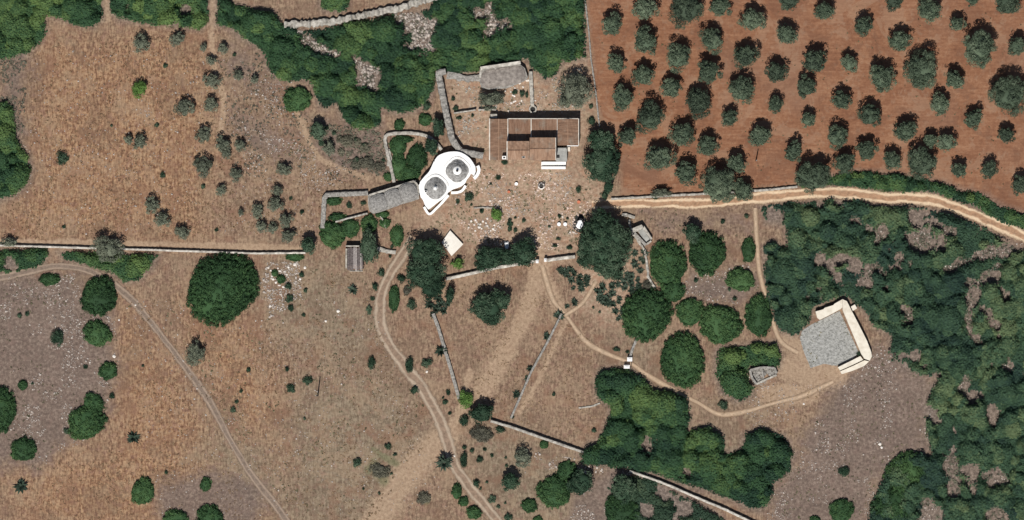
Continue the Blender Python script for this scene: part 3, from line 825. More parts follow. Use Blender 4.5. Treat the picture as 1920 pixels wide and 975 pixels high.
road('dirt_road', [(775, 445), (760, 470), (740, 500), (722, 532), (713, 570), (715, 612), (733, 652), (768, 698), (800, 742), (826, 792), (840, 832), (852, 872), (882, 915), (915, 955), (955, 1005)],
     lambda t: 2.7 + 0.9 * math.sin(math.pi * t) + 0.25 * math.sin(t * 31), RM_grey, 'grey twin-rut track bending down from the farmyard to the bottom edge', 0.005)
road('dirt_track', [(-40, 522), (0, 520), (50, 510), (105, 499), (160, 506), (208, 530), (250, 566), (300, 626), (350, 692), (392, 752), (430, 822), (470, 888), (520, 952), (560, 1010)],
     lambda t: 2.1 + 0.3 * math.sin(t * 23), RM_left, 'narrow dusty track slanting across the left fields', 0.006)
road('footpath', [(1016, 498), (1036, 560), (1062, 592), (1098, 640), (1140, 664), (1180, 680), (1215, 704), (1260, 730), (1310, 756), (1350, 777), (1400, 771), (1450, 756), (1500, 744), (1562, 716)],
     lambda t: 1.5 + 0.3 * math.sin(t * 29), RM_path, 'pale footpath winding from the yard gate to the threshing floor', 0.007)
road('footpath', [(1416, 390), (1419, 450), (1424, 510), (1437, 560), (1451, 610), (1466, 642), (1496, 662)],
     1.5, RM_path, 'pale footpath running down through the scrub from the road', 0.008)
road('footpath', [(1118, 528), (1092, 568), (1060, 592)], 1.3, RM_path, 'short pale footpath slanting past the agaves', 0.009)

for k, (nm, poly, lab, mt, hm, br, gaps) in enumerate(WOODS):
    build_wood(nm, poly, lab, mt, hm, br, gaps, 100 + k * 13)

# ================================================================== BUILDINGS
def tile_plane(name, parent, mat, corners, thick=0.14):
    """corners: 4 points (top surface), given as (px,py,z)"""
    t = [Vector(P(*c)) for c in corners]
    n = 10; v = []; f = []
    for layer in (0, -thick):
        for i in range(n + 1):
            for j in range(n + 1):
                a = t[0].lerp(t[1], i / n); b = t[3].lerp(t[2], i / n); q = a.lerp(b, j / n)
                w = 0.035 * math.sin(i * 2.1 + j * 1.3) + rnd.uniform(-.015, .015)
                v.append((q.x, q.y, q.z + layer + w))
    m = n + 1
    for i in range(n):
        for j in range(n):
            f.append((i * m + j, (i + 1) * m + j, (i + 1) * m + j + 1, i * m + j + 1))
    o = m * m
    for i in range(n):
        f.append((i * m, i * m + o, (i + 1) * m + o, (i + 1) * m)); f.append((i * m + n, (i + 1) * m + n, (i + 1) * m + n + o, i * m + n + o))
        f.append((i, i + 1, i + 1 + o, i + o)); f.append((n * m + i, n * m + i + o, n * m + i + 1 + o, n * m + i + 1))
    ob = link(name, mesh_py(name, v, f, mat), parent); ob.location = -parent.location; return ob

def pbox(mb, x0, x1, y0, y1, z0, z1):
    return mb.box(X(x0), X(x1), Y(y1), Y(y0), z0, z1)

farm = empty('farmhouse', P(1000, 262)); tag(farm, 'large farmhouse of six joined brown tiled roofs facing the yard', 'house')
def fpart(name, mat, *boxes):
    mb = MB()
    for b in boxes: pbox(mb, *b)
    o = mb.build(name, M[mat], farm); o.location = -farm.location; return o
# walls of each wing
fpart('wall', 'wallplaster', (919.5, 951, 224, 299, 0, 3.3)); fpart('wall', 'wallplaster', (953, 994.5, 224.5, 265, 0, 3.3))
fpart('wall', 'wallplaster', (952, 992, 265.7, 299.5, 0, 7.0)); fpart('wall', 'wallplaster', (997, 1043.5, 224.5, 258.3, 0, 3.7))
fpart('wall', 'wallplaster', (993.2, 1040.4, 259, 300.5, 0, 7.4)); fpart('wall', 'wallplaster', (1045.5, 1083.5, 224.5, 272.5, 0, 3.6))
# roofs: left wing, ridge up the picture
tile_plane('roof', farm, M['tile_ns'], [(919, 300, 3.35), (935.3, 300, 4.0), (935.3, 223.5, 4.0), (919, 223.5, 3.35)])
tile_plane('roof', farm, M['tile_ns'], [(935.3, 300, 4.0), (951.2, 300, 3.4), (951.2, 223.5, 3.4), (935.3, 223.5, 4.0)])
tile_plane('roof', farm, M['tile_b'], [(953, 265, 3.7), (994.8, 265, 3.7), (994.8, 223.8, 3.35), (953, 223.8, 3.35)])
tile_plane('roof', farm, M['tile_ew'], [(951.8, 283, 7.7), (992.4, 283, 7.7), (992.4, 265.4, 7.1), (951.8, 265.4, 7.1)])
tile_plane('roof', farm, M['tile_ew'], [(951.8, 300.3, 7.05), (992.4, 300.3, 7.05), (992.4, 283, 7.7), (951.8, 283, 7.7)])
tile_plane('roof', farm, M['tile_b'], [(996.8, 258.3, 4.0), (1044, 258.3, 4.0), (1044, 223.8, 3.75), (996.8, 223.8, 3.75)])
tile_plane('roof', farm, M['tile_ew'], [(993, 280, 8.2), (1040.8, 280, 8.2), (1040.8, 258.8, 7.5), (993, 258.8, 7.5)])
tile_plane('roof', farm, M['tile_ew'], [(993, 301.3, 7.45), (1040.8, 301.3, 7.45), (1040.8, 280, 8.2), (993, 280, 8.2)])
tile_plane('roof', farm, M['tile_ns'], [(1045, 273, 3.7), (1064.6, 273, 4.2), (1064.6, 223.8, 4.2), (1045, 223.8, 3.7)])
tile_plane('roof', farm, M['tile_ns'], [(1064.6, 273, 4.2), (1084, 273, 3.75), (1084, 223.8, 3.75), (1064.6, 223.8, 4.2)])
for rg in ((934.6, 936, 223.5, 300, 3.95, 4.13), (1063.9, 1065.3, 223.8, 273, 4.12, 4.33)):
    fpart('ridge', 'tile_ew', rg)
for rg in ((952, 992, 282.3, 283.7, 7.66, 7.84), (993.4, 1040.4, 279.3, 280.7, 8.16, 8.34)):
    fpart('ridge', 'tile_b', rg)
fpart('parapet', 'wallplaster', (917.0, 919.0, 222.5, 300.5, 0, 3.62)); fpart('parapet', 'wallplaster', (951.3, 953.0, 223, 265.3, 3.0, 3.95))
fpart('parapet', 'wallplaster', (949.9, 951.7, 265.4, 300.5, 3.2, 7.45)); fpart('parapet', 'wallplaster', (994.9, 996.7, 222, 258.5, 0, 4.15))
fpart('parapet', 'wallplaster', (1044.05, 1045, 223, 262, 3.0, 4.1)); fpart('parapet', 'wallplaster', (1040.85, 1042.3, 259, 301, 3.0, 7.7))
fpart('parapet', 'wallplaster', (1084.05, 1085.4, 223, 273.5, 0, 3.95)); fpart('parapet', 'white', (1063, 1084, 273.1, 274.3, 0, 3.9))
fpart('cornice', 'wallplaster', (953.2, 994.6, 222.3, 223.7, 3.0, 3.45)); fpart('cornice', 'wallplaster', (997, 1083.9, 222.3, 223.7, 3.4, 3.85))
ch = fpart('chimney', 'white', (941.6, 948.8, 293, 299, 3.3, 5.4)); 
mb = MB(); pbox(mb, 943.4, 947.2, 294.5, 297.5, 5.401, 5.46); mb.build('flue', M['darkhole_shade'], ch)
sk = fpart('skylight', 'wallplaster', (978.5, 984.5, 293.6, 297.4, 7.1, 7.55)); mb = MB(); pbox(mb, 979.2, 983.8, 294.1, 296.9, 7.551, 7.56); mb.build('pane', M['darkhole_shade'], sk)
tr = fpart('terrace', 'concrete', (1042.6, 1062.5, 277.5, 303, 0, 3.0))
fpart('parapet', 'concrete', (1061, 1063, 280, 303.2, 0, 3.3)); mb = MB(); pbox(mb, 1043.5, 1049, 290.5, 296.5, 3.001, 3.06); mb.build('hatch', M['darkhole_shade'], tr)
fpart('stair_block', 'wallplaster', (1064, 1069, 276, 284, 0, 1.4)); fpart('annex', 'palestone', (919.3, 932, 214, 222.2, 0, 2.2))
# doors and windows of the yard front
for (a, b2, z0, z1) in ((958, 967, 0, 2.2), (1004, 1013, 0, 2.3), (926, 933, 0, 2.1)):
    d = fpart('door', 'wood_old', (a, b2, 299.3 if a < 990 else 300.3, 299.9 if a < 990 else 300.9, z0, z1))
    mb = MB(); pbox(mb, b2 - 1.6, b2 - 1.0, 299.95 if a < 990 else 300.95, 300.3 if a < 990 else 301.3, 1.0, 1.1); mb.build('handle', M['concrete'], d)
for a in (960, 982, 1000, 1018, 1030):
    yy = 299.3 if a < 990 else 300.3
    w = fpart('window', 'white', (a - 1, a + 8, yy, yy + 0.7, 4.2, 5.5)); mb = MB(); pbox(mb, a, a + 7, yy + 0.1, yy + 0.9, 4.35, 5.35); mb.build('pane', M['darkhole_shade'], w)

# whitewashed porch terrace at the right end of the farmhouse front
po = empty('porch_terrace', P(1038, 311)); tag(po, 'low whitewashed porch with a parapet, beside the small grey roof terrace', 'porch')
def at(o, mbx, name, mat):
    ob = mbx.build(name, M[mat], o); ob.location = -o.location; return ob
at(po, pbox(MB(), 1017, 1061, 303.4, 310.8, 0, 1.6), 'floor_slab', 'white')
at(po, pbox(MB(), 1015, 1060.5, 312.3, 317.2, 0, 2.4), 'parapet', 'white')
at(po, pbox(MB(), 1017.5, 1060, 310.9, 312.2, 0, 0.5), 'step', 'concrete')
at(po, pbox(MB(), 1015, 1016.9, 303.6, 311.8, 0, 1.9), 'side_wall', 'white')

# trulli
tru = empty('trullo_house', P(840, 340)); tag(tru, 'whitewashed trullo house with two grey stone cones on a white terrace', 'house')
base_poly = [(815, 301), (818, 295.5), (823.6, 291), (832, 287), (842, 285), (852, 284.5), (862, 285.5), (872, 290), (881, 296.5), (888, 305), (891.5, 313), (892, 322), (889, 330), (884, 326), (878, 331), (875, 338), (872, 344), (866, 349), (858, 352.5), (850, 355), (842, 360), (836, 366), (828, 374), (818, 382), (807, 391), (803, 393), (797, 385), (793, 375), (789, 370), (786, 358), (785, 348), (790, 339), (797, 331), (806, 321), (813, 311)]
bp = [(X(a), Y(b)) for a, b in base_poly]
at(tru, MB().prism(bp, 0, 2.3), 'wall', 'white')
# rim parapets along the terrace
def rim(path, w, z0, z1, mat='white', name='parapet', parent=tru):
    p = smooth_path(path, 0.4); v = []; k = 4
    for i, q in enumerate(p):
        d = (p[min(i + 1, len(p) - 1)] - p[max(i - 1, 0)]).normalized(); nn = Vector((-d.y, d.x))
        for (s, z) in ((-w / 2, z0), (-w / 2, z1), (w / 2, z1), (w / 2, z0)):
            v.append((q.x + nn.x * s, q.y + nn.y * s, z + rnd.uniform(-.02, .02)))
    n = len(p)
    f = [(i * k + j, i * k + (j + 1) % k, (i + 1) * k + (j + 1) % k, (i + 1) * k + j) for i in range(n - 1) for j in range(k)]
    f += [(0, 1, 2, 3), tuple((n - 1) * k + j for j in (3, 2, 1, 0))]
    o = link(name, mesh_py(name, v, f, M[mat]), parent); o.location = -parent.location; return o
rim([(816, 302), (824, 292.5), (842, 286.4), (862, 287), (879, 297), (889.5, 312)], 0.35, 2.25, 3.1)
rim([(815, 303), (806, 322), (797, 332), (788, 343)], 0.3, 2.25, 2.9)
rim([(895.5, 311), (898, 318), (895, 328), (888.5, 335)], 0.75, 0, 1.7, name='stair_wall')
rim([(795, 388), (805, 401.5), (818, 391), (829, 380)], 0.55, 0, 1.15, name='yard_bench')
rim([(829, 380), (836, 372), (841, 366)], 0.6, 0, 1.5, name='yard_bench')
rim([(846, 361.5), (858, 361), (867, 357), (873, 348)], 0.6, 0, 1.2, name='yard_bench')
for (cx, cy, rr, hh, cap, capr, sq) in ((857.5, 320.5, 22.3, 2.5, 1.02, 1.0, 0.045), (816.5, 353, 22.0, 2.4, 0.6, 0.55, 0.035)):
    prof = []; r0 = rr / S; nst = 9
    prof.append((r0, 2.5))
    for i in range(nst):
        ra = r0 - (r0 - capr) * i / nst; rb = r0 - (r0 - capr) * (i + 0.82) / nst
        za = 2.35 + hh * (i + 1) / nst
        prof += [(ra, za - 0.10), (rb, za)]
    prof.append((capr, 2.35 + hh))
    at(tru, MB().lathe(prof, 40, X(cx), Y(cy), 0.05, sq), 'cone_roof', 'conestone')
    at(tru, MB().lathe([(r0 + .42, 2.2), (r0 + .40, 2.62), (r0 + .1, 2.66), (r0 - .1, 2.66)], 40, X(cx), Y(cy), 0.015, sq), 'drum', 'white')
    cp = at(tru, MB().lathe([(capr, 2.3 + hh), (capr * 0.96, 2.42 + hh), (cap * 0.45, 2.75 + hh), (0.14, 2.85 + hh)], 24, X(cx), Y(cy)), 'cone_cap', 'white')
    pn = MB().lathe([(0.22, 2.75 + hh), (0.16, 3.0 + hh), (0.3, 3.25 + hh), (0.26, 3.45 + hh), (0.05, 3.55 + hh)], 12, X(cx), Y(cy))
    at(tru, pn, 'pinnacle', 'darkhole_shade' if capr > .8 else 'white')
ch = at(tru, MB().prism([(X(796), Y(361)), (X(801.5), Y(361)), (X(801.5), Y(357.5)), (X(796), Y(357.5))], 2.2, 4.0), 'chimney', 'white')
mb = MB().box(X(797), X(800.5), Y(360.4), Y(358), 4.001, 4.05); mb.build('flue', M['darkhole_shade'], ch)

# long grey stone roofed building joined to the trulli
lng = empty('stone_barn', P(738, 370)); tag(lng, 'long grey stone barn with three rounded roof humps left of the trulli', 'barn')
lp = [(690, 366), (700, 361), (735, 351), (768, 340), (779, 337.5), (783, 344), (785, 356), (786, 373), (772, 378), (750, 384), (727, 393), (712, 398), (700, 401), (693, 396), (690, 382)]
at(lng, MB().prism([(X(a), Y(b)) for a, b in lp], 0, 2.0), 'wall', 'greystone')
def hump(cx, cy, rx, ry, rot, z0, h, mat, parent, steps=6, seg=30, sq=0.12, name='roof_hump'):
    v = []; f = []; c, s = math.cos(rot), math.sin(rot)
    rings = []
    for i in range(steps):
        k0 = math.cos(i / steps * math.pi / 2); k1 = math.cos((i + .8) / steps * math.pi / 2)
        z = z0 + h * math.sin((i + 1) / steps * math.pi / 2)
        rings += [(k0, z - h / steps * .45), (max(k1, .1), z)]
    for (k, z) in [(1.0, z0 - .1)] + rings:
        for q in range(seg):
            t = 2 * math.pi * q / seg; e = 1 + sq * (math.cos(t) ** 2 * math.sin(t) ** 2) * 4 * .5
            a = rx * k * math.cos(t) * e + rnd.uniform(-.04, .04); b = ry * k * math.sin(t) * e + rnd.uniform(-.04, .04)
            v.append((X(cx) + a * c - b * s, Y(cy) + a * s + b * c, z + rnd.uniform(-.03, .03)))
    n = len(rings) + 1
    f = [(i * seg + q, i * seg + (q + 1) % seg, (i + 1) * seg + (q + 1) % seg, (i + 1) * seg + q) for i in range(n - 1) for q in range(seg)]
    f.append(tuple(range((n - 1) * seg, n * seg)))
    o = link(name, mesh_py(name, v, f, M[mat]), parent); o.location = -parent.location
    return o
rt = math.radians(16)
hump(711, 379, 2.35, 2.15, rt, 1.7, 1.9, 'roofstone', lng); hump(738, 370, 2.3, 2.25, rt, 1.7, 1.9, 'roofstone', lng); hump(765, 360, 2.35, 2.3, rt, 1.7, 2.0, 'roofstone', lng)
rim([(693, 366), (735, 353), (776, 340)], 0.45, 1.9, 2.55, 'palestone', 'parapet', lng)
rim([(776, 340), (783, 348), (785, 362)], 0.45, 1.9, 2.4, 'palestone', 'parapet', lng)

# ruined vaulted stone house in the walled yard
lam = empty('ruined_house', P(945, 143)); tag(lam, 'ruined stone house with grey sagging roof and pale back parapet, above the farmhouse', 'ruin')
lp = [(902, 132), (975, 121), (984, 128), (990, 146), (982, 153), (950, 166), (916, 168), (902, 164), (899, 150)]
at(lam, MB().prism([(X(a), Y(b)) for a, b in lp], 0, 1.9), 'wall', 'greystone')
hump(921, 148, 2.5, 2.2, math.radians(9), 1.8, .5, 'lamiaroof', lam, 4); hump(945, 144, 2.6, 2.3, math.radians(9), 1.8, .55, 'lamiaroof', lam, 4); hump(967, 140, 2.3, 2.1, math.radians(9), 1.8, .5, 'lamiaroof', lam, 4)
rim([(901, 128.5), (940, 123), (976, 117.5)], 0.75, 0, 2.9, 'limewall', 'parapet', lam)
rim([(902, 131), (900, 146)], 0.5, 1.0, 2.4, 'palestone', 'parapet', lam)

# threshing floor with cream walls
thr = empty('threshing_floor', P(1570, 640)); tag(thr, 'grey gravel threshing floor framed by broad cream walls in the scrub', 'threshing floor')
fl = [(1539, 600), (1574, 583), (1590, 617), (1610, 660), (1600, 672), (1568, 686), (1545, 682), (1520, 690), (1508, 662), (1500, 634), (1504, 620), (1522, 608)]
at(thr, MB().prism([(X(a), Y(b)) for a, b in fl], 0, 0.06), 'gravel_floor', 'gravel')
def ppoly(o, pts, z0, z1, name, mat): return at(o, MB().prism([(X(a), Y(b)) for a, b in pts], z0, z1), name, mat)
ppoly(thr, [(1528.5, 584), (1532, 596), (1536.5, 599.5), (1556, 590), (1575.5, 579.5), (1579, 576), (1579, 561), (1564, 569.5), (1562, 572), (1546, 577), (1543, 580)], 0, 1.9, 'wall', 'cream')
ppoly(thr, [(1579.3, 561), (1587, 564.5), (1591, 572), (1597, 584), (1612, 613), (1625, 639), (1633, 660), (1634, 668), (1630, 676), (1620.5, 672.5), (1614.5, 664), (1594, 616), (1579.3, 581)], 0, 1.95, 'wall', 'cream')
ppoly(thr, [(1595, 575), (1602.5, 570.5), (1606.5, 578), (1598.8, 583)], 0, 1.3, 'buttress', 'cream')
ppoly(thr, [(1570.5, 688.5), (1595, 676.5), (1612.5, 667.5), (1618, 674.5), (1597, 684.5), (1574.5, 694.5)], 0, 1.5, 'bench', 'cream')
ppoly(thr, [(1575, 696.3), (1599, 686), (1620.5, 675.5), (1629, 677.5), (1620, 686), (1600, 694.5), (1578, 701.5)], 0, 1.0, 'bench', 'cream')

# square cream slab roof (cistern) in the yard
cis = empty('cistern', P(848, 456)); tag(cis, 'low cistern with a square cream slab top beside the dark tall trees', 'cistern')
ppoly(cis, [(844.3, 434.6), (865.8, 458), (846.8, 477.5), (830.6, 455)], 0, 0.8, 'wall', 'wallplaster')
ppoly(cis, [(844, 432), (868.5, 458), (846.8, 480), (828.2, 454.4)], 0.8, 1.0, 'slab', 'slab')

# roofless stone hut by the big tree
hut = empty('roofless_hut', P(1204, 434)); tag(hut, 'small roofless grey stone hut at the right edge of the big tree', 'hut')
ppoly(hut, [(1183, 429), (1203, 421), (1207, 427.5), (1196, 434), (1186, 436)], 0, 2.3, 'roof_slab', 'palestone')
ppoly(hut, [(1207.3, 423), (1223, 447), (1220.5, 450), (1204.5, 428.5)], 0, 1.5, 'wall', 'palestone')
ppoly(hut, [(1186.5, 436.5), (1191, 435), (1212.5, 458), (1209, 462)], 0, 1.1, 'wall', 'greystone')
ppoly(hut, [(1212, 456), (1220, 450.6), (1222, 453), (1213.6, 459.6)], 0, 1.2, 'wall', 'palestone')
ppoly(hut, [(1196.3, 434.3), (1205, 429), (1219, 449), (1211.5, 455)], 0, 0.25, 'floor', 'concrete')

# ruin in the thicket
ru = empty('stone_ruin', P(1432, 698)); tag(ru, 'collapsed grey stone ruin at the edge of a green thicket', 'ruin')
rim([(1406, 694), (1428, 689), (1452, 690)], 0.5, 0, 1.6, 'greystone', 'wall', ru)
rim([(1406, 694), (1410, 708), (1418, 720)], 0.5, 0, 1.2, 'greystone', 'wall', ru)
rim([(1452, 690), (1456, 700)], 0.5, 0, 1.2, 'greystone', 'wall', ru)
rim([(1418, 720), (1440, 710), (1456, 703)], 0.45, 0, .5, 'palestone', 'wall', ru)
rim([(1428, 690), (1431, 708)], 0.4, 0, 1.0, 'greystone', 'wall', ru)

# slatted shed
sh = empty('slatted_shed', P(666, 484)); tag(sh, 'old shed with a roof of dark weathered slats beside two rounded bushes', 'shed')
rnd2 = random.Random(5)
xx = 652.0; i = 0
while xx < 681:
    w = rnd2.uniform(2.0, 2.9)
    at(sh, pbox(MB(), xx, xx + w, 463.5 + rnd2.uniform(0, 2), 506 + rnd2.uniform(-2.5, 1.5), 2.1 + rnd2.uniform(-.04, .1), 2.24 + rnd2.uniform(0, .1)), 'slat', 'wood_pale' if i in (4, 5, 8) and rnd2.random() < .8 else 'wood_old')
    xx += w + rnd2.uniform(0.2, 0.9); i += 1
for yy in (468, 487, 503): at(sh, pbox(MB(), 651, 682, yy, yy + 1.2, 1.92, 2.05), 'beam', 'wood_old')
for (a, b2) in ((651.5, 467), (680.5, 467), (651.5, 503), (680.5, 503)): at(sh, pbox(MB(), a, a + 1.3, b2, b2 + 1.3, 0, 1.92), 'post', 'wood_old')
at(sh, pbox(MB(), 648.5, 674, 460.3, 462.6, 0, 2.3), 'back_wall', 'palestone')
at(sh, pbox(MB(), 648, 651, 466, 503, 0, 1.2), 'side_wall', 'palestone')
at(sh, pbox(MB(), 656, 680, 507.5, 509, 0, .4), 'kerb', 'palestone')

# well behind the farmhouse
we = empty('stone_well', P(999, 205)); tag(we, 'round pale stone well head just behind the farmhouse', 'well')
MB().lathe([(0.95, 0), (0.92, 0.8), (0.6, 0.82), (0.58, 0.1)], 24).build('well_ring', M['palestone'], we)
MB().lathe([(0.57, 0.2), (0.02, 0.21)], 20).build('water', M['darkhole_shade'], we)

# gates
def pillar(px, py, w, h, label, mat='white', w2=None):
    e = empty('gate_pillar', P(px, py)); a = w / S / 2; b = (w2 or w) / S / 2
    MB().box(-a, a, -b, b, 0, h).build('shaft', M[mat], e)
    MB().add([(-a * 1.12, -b * 1.12, h), (a * 1.12, -b * 1.12, h), (a * 1.12, b * 1.12, h), (-a * 1.12, b * 1.12, h), (0, 0, h + .3)], [(3, 2, 1, 0), (0, 1, 4), (1, 2, 4), (2, 3, 4), (3, 0, 4)]).build('cap', M[mat], e)
    tag(e, label, 'gate pillar', 'whitewashed gate pillars')
pillar(1007, 490, 5, 1.7, 'white gate pillar on the left of the yard opening, by the paired trees', w2=6)
pillar(1022.5, 487.5, 4.5, 1.7, 'white gate pillar on the right of the yard opening', w2=6)
pillar(1180.5, 673.5, 8.5, 1.7, 'upper white gate pillar on the footpath at the lower thicket', w2=7)
pillar(1175, 687.5, 10, 1.7, 'lower white gate pillar on the footpath touching the thicket', w2=6)
gt = empty('iron_gate', P(1183.5, 682)); tag(gt, 'dark narrow iron gate standing open beside white pillars', 'gate')
for zz in (0.15, 1.25): MB().box(-.03, .03, -0.75, 0.75, zz, zz + .06).build('rail', M['darkhole_shade'], gt)
for k in range(7): MB().box(-.015, .015, -0.72 + k * .24 - .015, -0.72 + k * .24 + .015, .211, 1.249).build('bar', M['darkhole_shade'], gt)

# utility poles (their thin shadows show)
def pole(px, py, h, label, lean=(0, 0)):
    e = empty('utility_pole', P(px, py)); tag(e, label, 'pole')
    MB().tube([(0, 0, 0), (lean[0] * .5, lean[1] * .5, h * .5), (lean[0], lean[1], h)], [.16, .14, .11], 8).build('shaft', M['wood_old'], e)
    MB().lathe([(.06, h - .02), (.12, h + .03), (.02, h + .12)], 8, lean[0], lean[1]).build('insulator', M['concrete'], e)
pole(596, 742, 8.5, 'wooden pole standing in the dry field below the slatted shed', (-.3, .2))
pole(1417.5, 301, 5.4, 'thin pole among the olive trees of the red grove', (0, 0))

# ================================================================== WALLS
wall('whitewashed_wall', [(-40, 459), (0, 460), (100, 463), (300, 469), (480, 475), (573, 474)], 0.46, 1.15, M['limewall'], 'long whitewashed wall crossing the left half above the track', 0.12)
wall('stone_wall', [(690, 362), (650, 364), (613, 365.5), (608, 372), (607, 395), (605, 428)], 1.05, 1.3, M['greystone'], 'grey stone wall round the small garden left of the stone barn')
wall('stone_wall', [(629, 416), (650, 410), (689, 400)], 0.4, 1.2, M['palestone'], 'thin pale wall dividing the small garden below the barn end')
wall('stone_wall', [(739, 342), (735, 322), (731, 305), (726, 285), (722, 262), (726, 253), (745, 250), (775, 250), (800, 255), (815, 265), (828, 281)], 0.75, 1.2, M['palestone'], 'pale curved wall enclosing the green garden above the trulli', smooth=True)
wall('stone_wall', [(729, 312), (731, 298), (727, 280)], 1.0, 0.6, M['palestone'], 'low pale rubble bank inside the garden wall above the barn')
wall('stone_wall', [(836, 134), (822, 137), (828, 170), (838, 220), (848, 262), (864, 284), (884, 288), (906, 292)], 1.45, 2.2, M['greystone'], 'broad grey stone wall running down the left side of the ruined yard', 0.12)
wall('rubble_wall', [(838, 141), (855, 144), (875, 147), (901, 147)], 1.5, 0.8, M['greystone'], 'low grey rubble bank joining broad wall and ruined house', 0.25)
wall('stone_wall', [(995, 134), (996, 160), (998, 198)], 0.85, 1.3, M['palestone'], 'pale wall right of the white stone blocks behind the farmhouse')
wall('stone_wall', [(851, 212), (872, 209), (892, 206)], 0.35, 1.3, M['palestone'], 'thin wall piece joining the broad grey wall in the ruined yard')
wall('stone_wall', [(897, 206), (920, 205), (930, 206)], 0.4, 1.3, M['palestone'], 'short thin wall piece touching the left corner of the farmhouse')
wall('stone_wall', [(836, 523), (880, 513.5), (930, 502), (1002, 490)], 0.7, 1.4, M['limewall'], 'pale wall under the paired trees on the left of the yard opening')
wall('stone_wall', [(1026, 488), (1050, 484.5), (1078, 481)], 0.75, 1.4, M['limewall'], 'short pale wall right of the yard opening ending at the big tree')
wall('stone_wall', [(812, 588), (822, 615), (834, 655), (848, 702), (861, 748)], 0.75, 0.9, M['greystone'], 'grey field wall slanting down from the agaves to a bright green bush')
wall('stone_wall', [(1053, 588), (1030, 635), (996, 697), (958, 784)], 0.5, 0.8, M['greystone'], 'narrow grey field wall slanting down left across the central field')
wall('stone_wall', [(920, 789), (960, 801), (1000, 815), (1097, 849)], 0.6, 1.4, M['palestone'], 'pale straight wall at the foot of the central field')
wall('stone_wall', [(1180, 883), (1237, 903), (1262, 913), (1300, 930), (1355, 953), (1425, 986)], 0.55, 1.4, M['limewall'], 'white wall half hidden by scrub at the bottom right of centre')
wall('rubble_wall', [(533, 47), (580, 45), (630, 40), (690, 27), (750, 15), (830, -10)], 1.45, 1.4, M['palestone'], 'wide pale rubble wall along the top edge above the large thicket', 0.36)
wall('stone_wall', [(1096, -10), (1104, 60), (1108, 110), (1116, 165), (1124, 238)], 0.32, 0.45, M['greystone'], 'thin pale boundary wall on the left edge of the red grove', 0.25)
wall('stone_wall', [(1146, 373), (1200, 370), (1250, 367), (1350, 362), (1440, 356), (1495, 350)], 0.5, 0.9, M['palestone'], 'thin pale wall between the red grove and the limestone road', 0.2)
wall('stone_wall', [(1196, 630), (1187, 652), (1181, 669)], 0.6, 1.0, M['greystone'], 'short grey wall above the upper white gate pillar')
wall('rubble_wall', [(1166, 402), (1178, 404), (1190, 408)], 0.7, 0.9, M['palestone'], 'short pale rubble wall at the upper right of the big tree', 0.25)
wall('rubble_wall', [(1180, 412), (1181, 422), (1186, 436), (1197, 452), (1209, 470), (1216, 520), (1228, 540)], 0.55, 0.7, M['palestone'], 'pale rubble wall between the big tree and the next thicket', 0.35)
wall('rubble_wall', [(687, 461), (700, 464), (722, 470), (742, 474)], 0.9, 0.8, M['palestone'], 'pale rubble wall from the slatted shed towards the track', 0.3)
wall('stone_wall', [(712, 404), (720, 415), (724, 428)], 0.35, 0.8, M['palestone'], 'thin wall stub below the stone barn')
wall('rubble_wall', [(1085, 765), (1110, 762), (1125, 756)], 0.35, 0.3, M['palestone'], 'short row of white stones left of the lower thicket', 0.3)
wall('garden_edging', [(888, 390), (905, 389), (924, 390)], 0.3, 0.5, M['palestone'], 'low edging at the top of the small yard garden', 0.2, cat='edging')

# ================================================================== OLIVE GROVE
OLIVES = [(1146, 46, 20), (1209, 17, 21), (1287, 16, 33), (1348, 12, 20), (1410, 38, 22), (1209, 78, 23), (1334, 76, 21), (1271, 108, 24), (1397, 106, 22), (1155, 120, 17), (1327, 136, 21), (1206, 144, 19), (1258, 166, 19), (1390, 170, 23), (1167, 185, 22), (1310, 193, 25), (1218, 221, 26), (1367, 222, 15), (1278, 253, 22), (1175, 257, 17), (1424, 256, 20), (1326, 274, 19), (1236, 297, 24), (1381, 307, 18), (1287, 325, 21), (1455, 135, 19), (1453, 197, 15),
 (1479, 4, 17), (1545, 22, 18), (1675, 2, 17), (1740, 20, 22), (1822, 0, 12), (1887, 8, 22), (1474, 65, 19), (1618, 50, 17), (1794, 45, 14), (1685, 77, 19), (1834, 92, 31), (1905, 88, 17), (1525, 115, 22), (1591, 120, 15), (1726, 132, 33), (1653, 147, 24), (1788, 150, 17), (1890, 180, 34), (1511, 164, 19), (1577, 189, 18), (1630, 217, 21), (1760, 197, 18), (1696, 246, 20), (1824, 224, 17), (1514, 225, 14), (1569, 258, 20), (1885, 254, 15), (1487, 285, 17), (1623, 283, 18), (1773, 268, 17), (1744, 264, 13), (1582, 307, 19), (1672, 301, 17), (1726, 306, 28), (1797, 320, 14), (1853, 319, 16), (1522, 332, 29), (1910, 347, 16), (1347, 348, 33), (1392, 358, 18)]
bands = [(0, 34), (34, 98), (98, 155), (155, 210), (210, 275), (275, 330), (330, 400)]
for bi, (a, b) in enumerate(bands):
    row = sorted([o for o in OLIVES if (a if bi else -99) <= o[1] < b])
    for i, (px, py, r) in enumerate(row):
        ad = 'large' if r >= 28 else ('small' if r <= 15 else 'round')
        rowname = 'along the top edge of' if bi == 0 else ('nearest the road in' if bi == len(bands) - 1 else 'in the %s row down of' % ORD[bi])
        plant('olive', 'olive_tree', px, py, r, r * rnd.uniform(.95, 1.1), '%s olive tree %s the red grove%s' % (ad, rowname, ordinal(i, len(row), 'x')), 'olive tree', 'olive trees of the red grove')

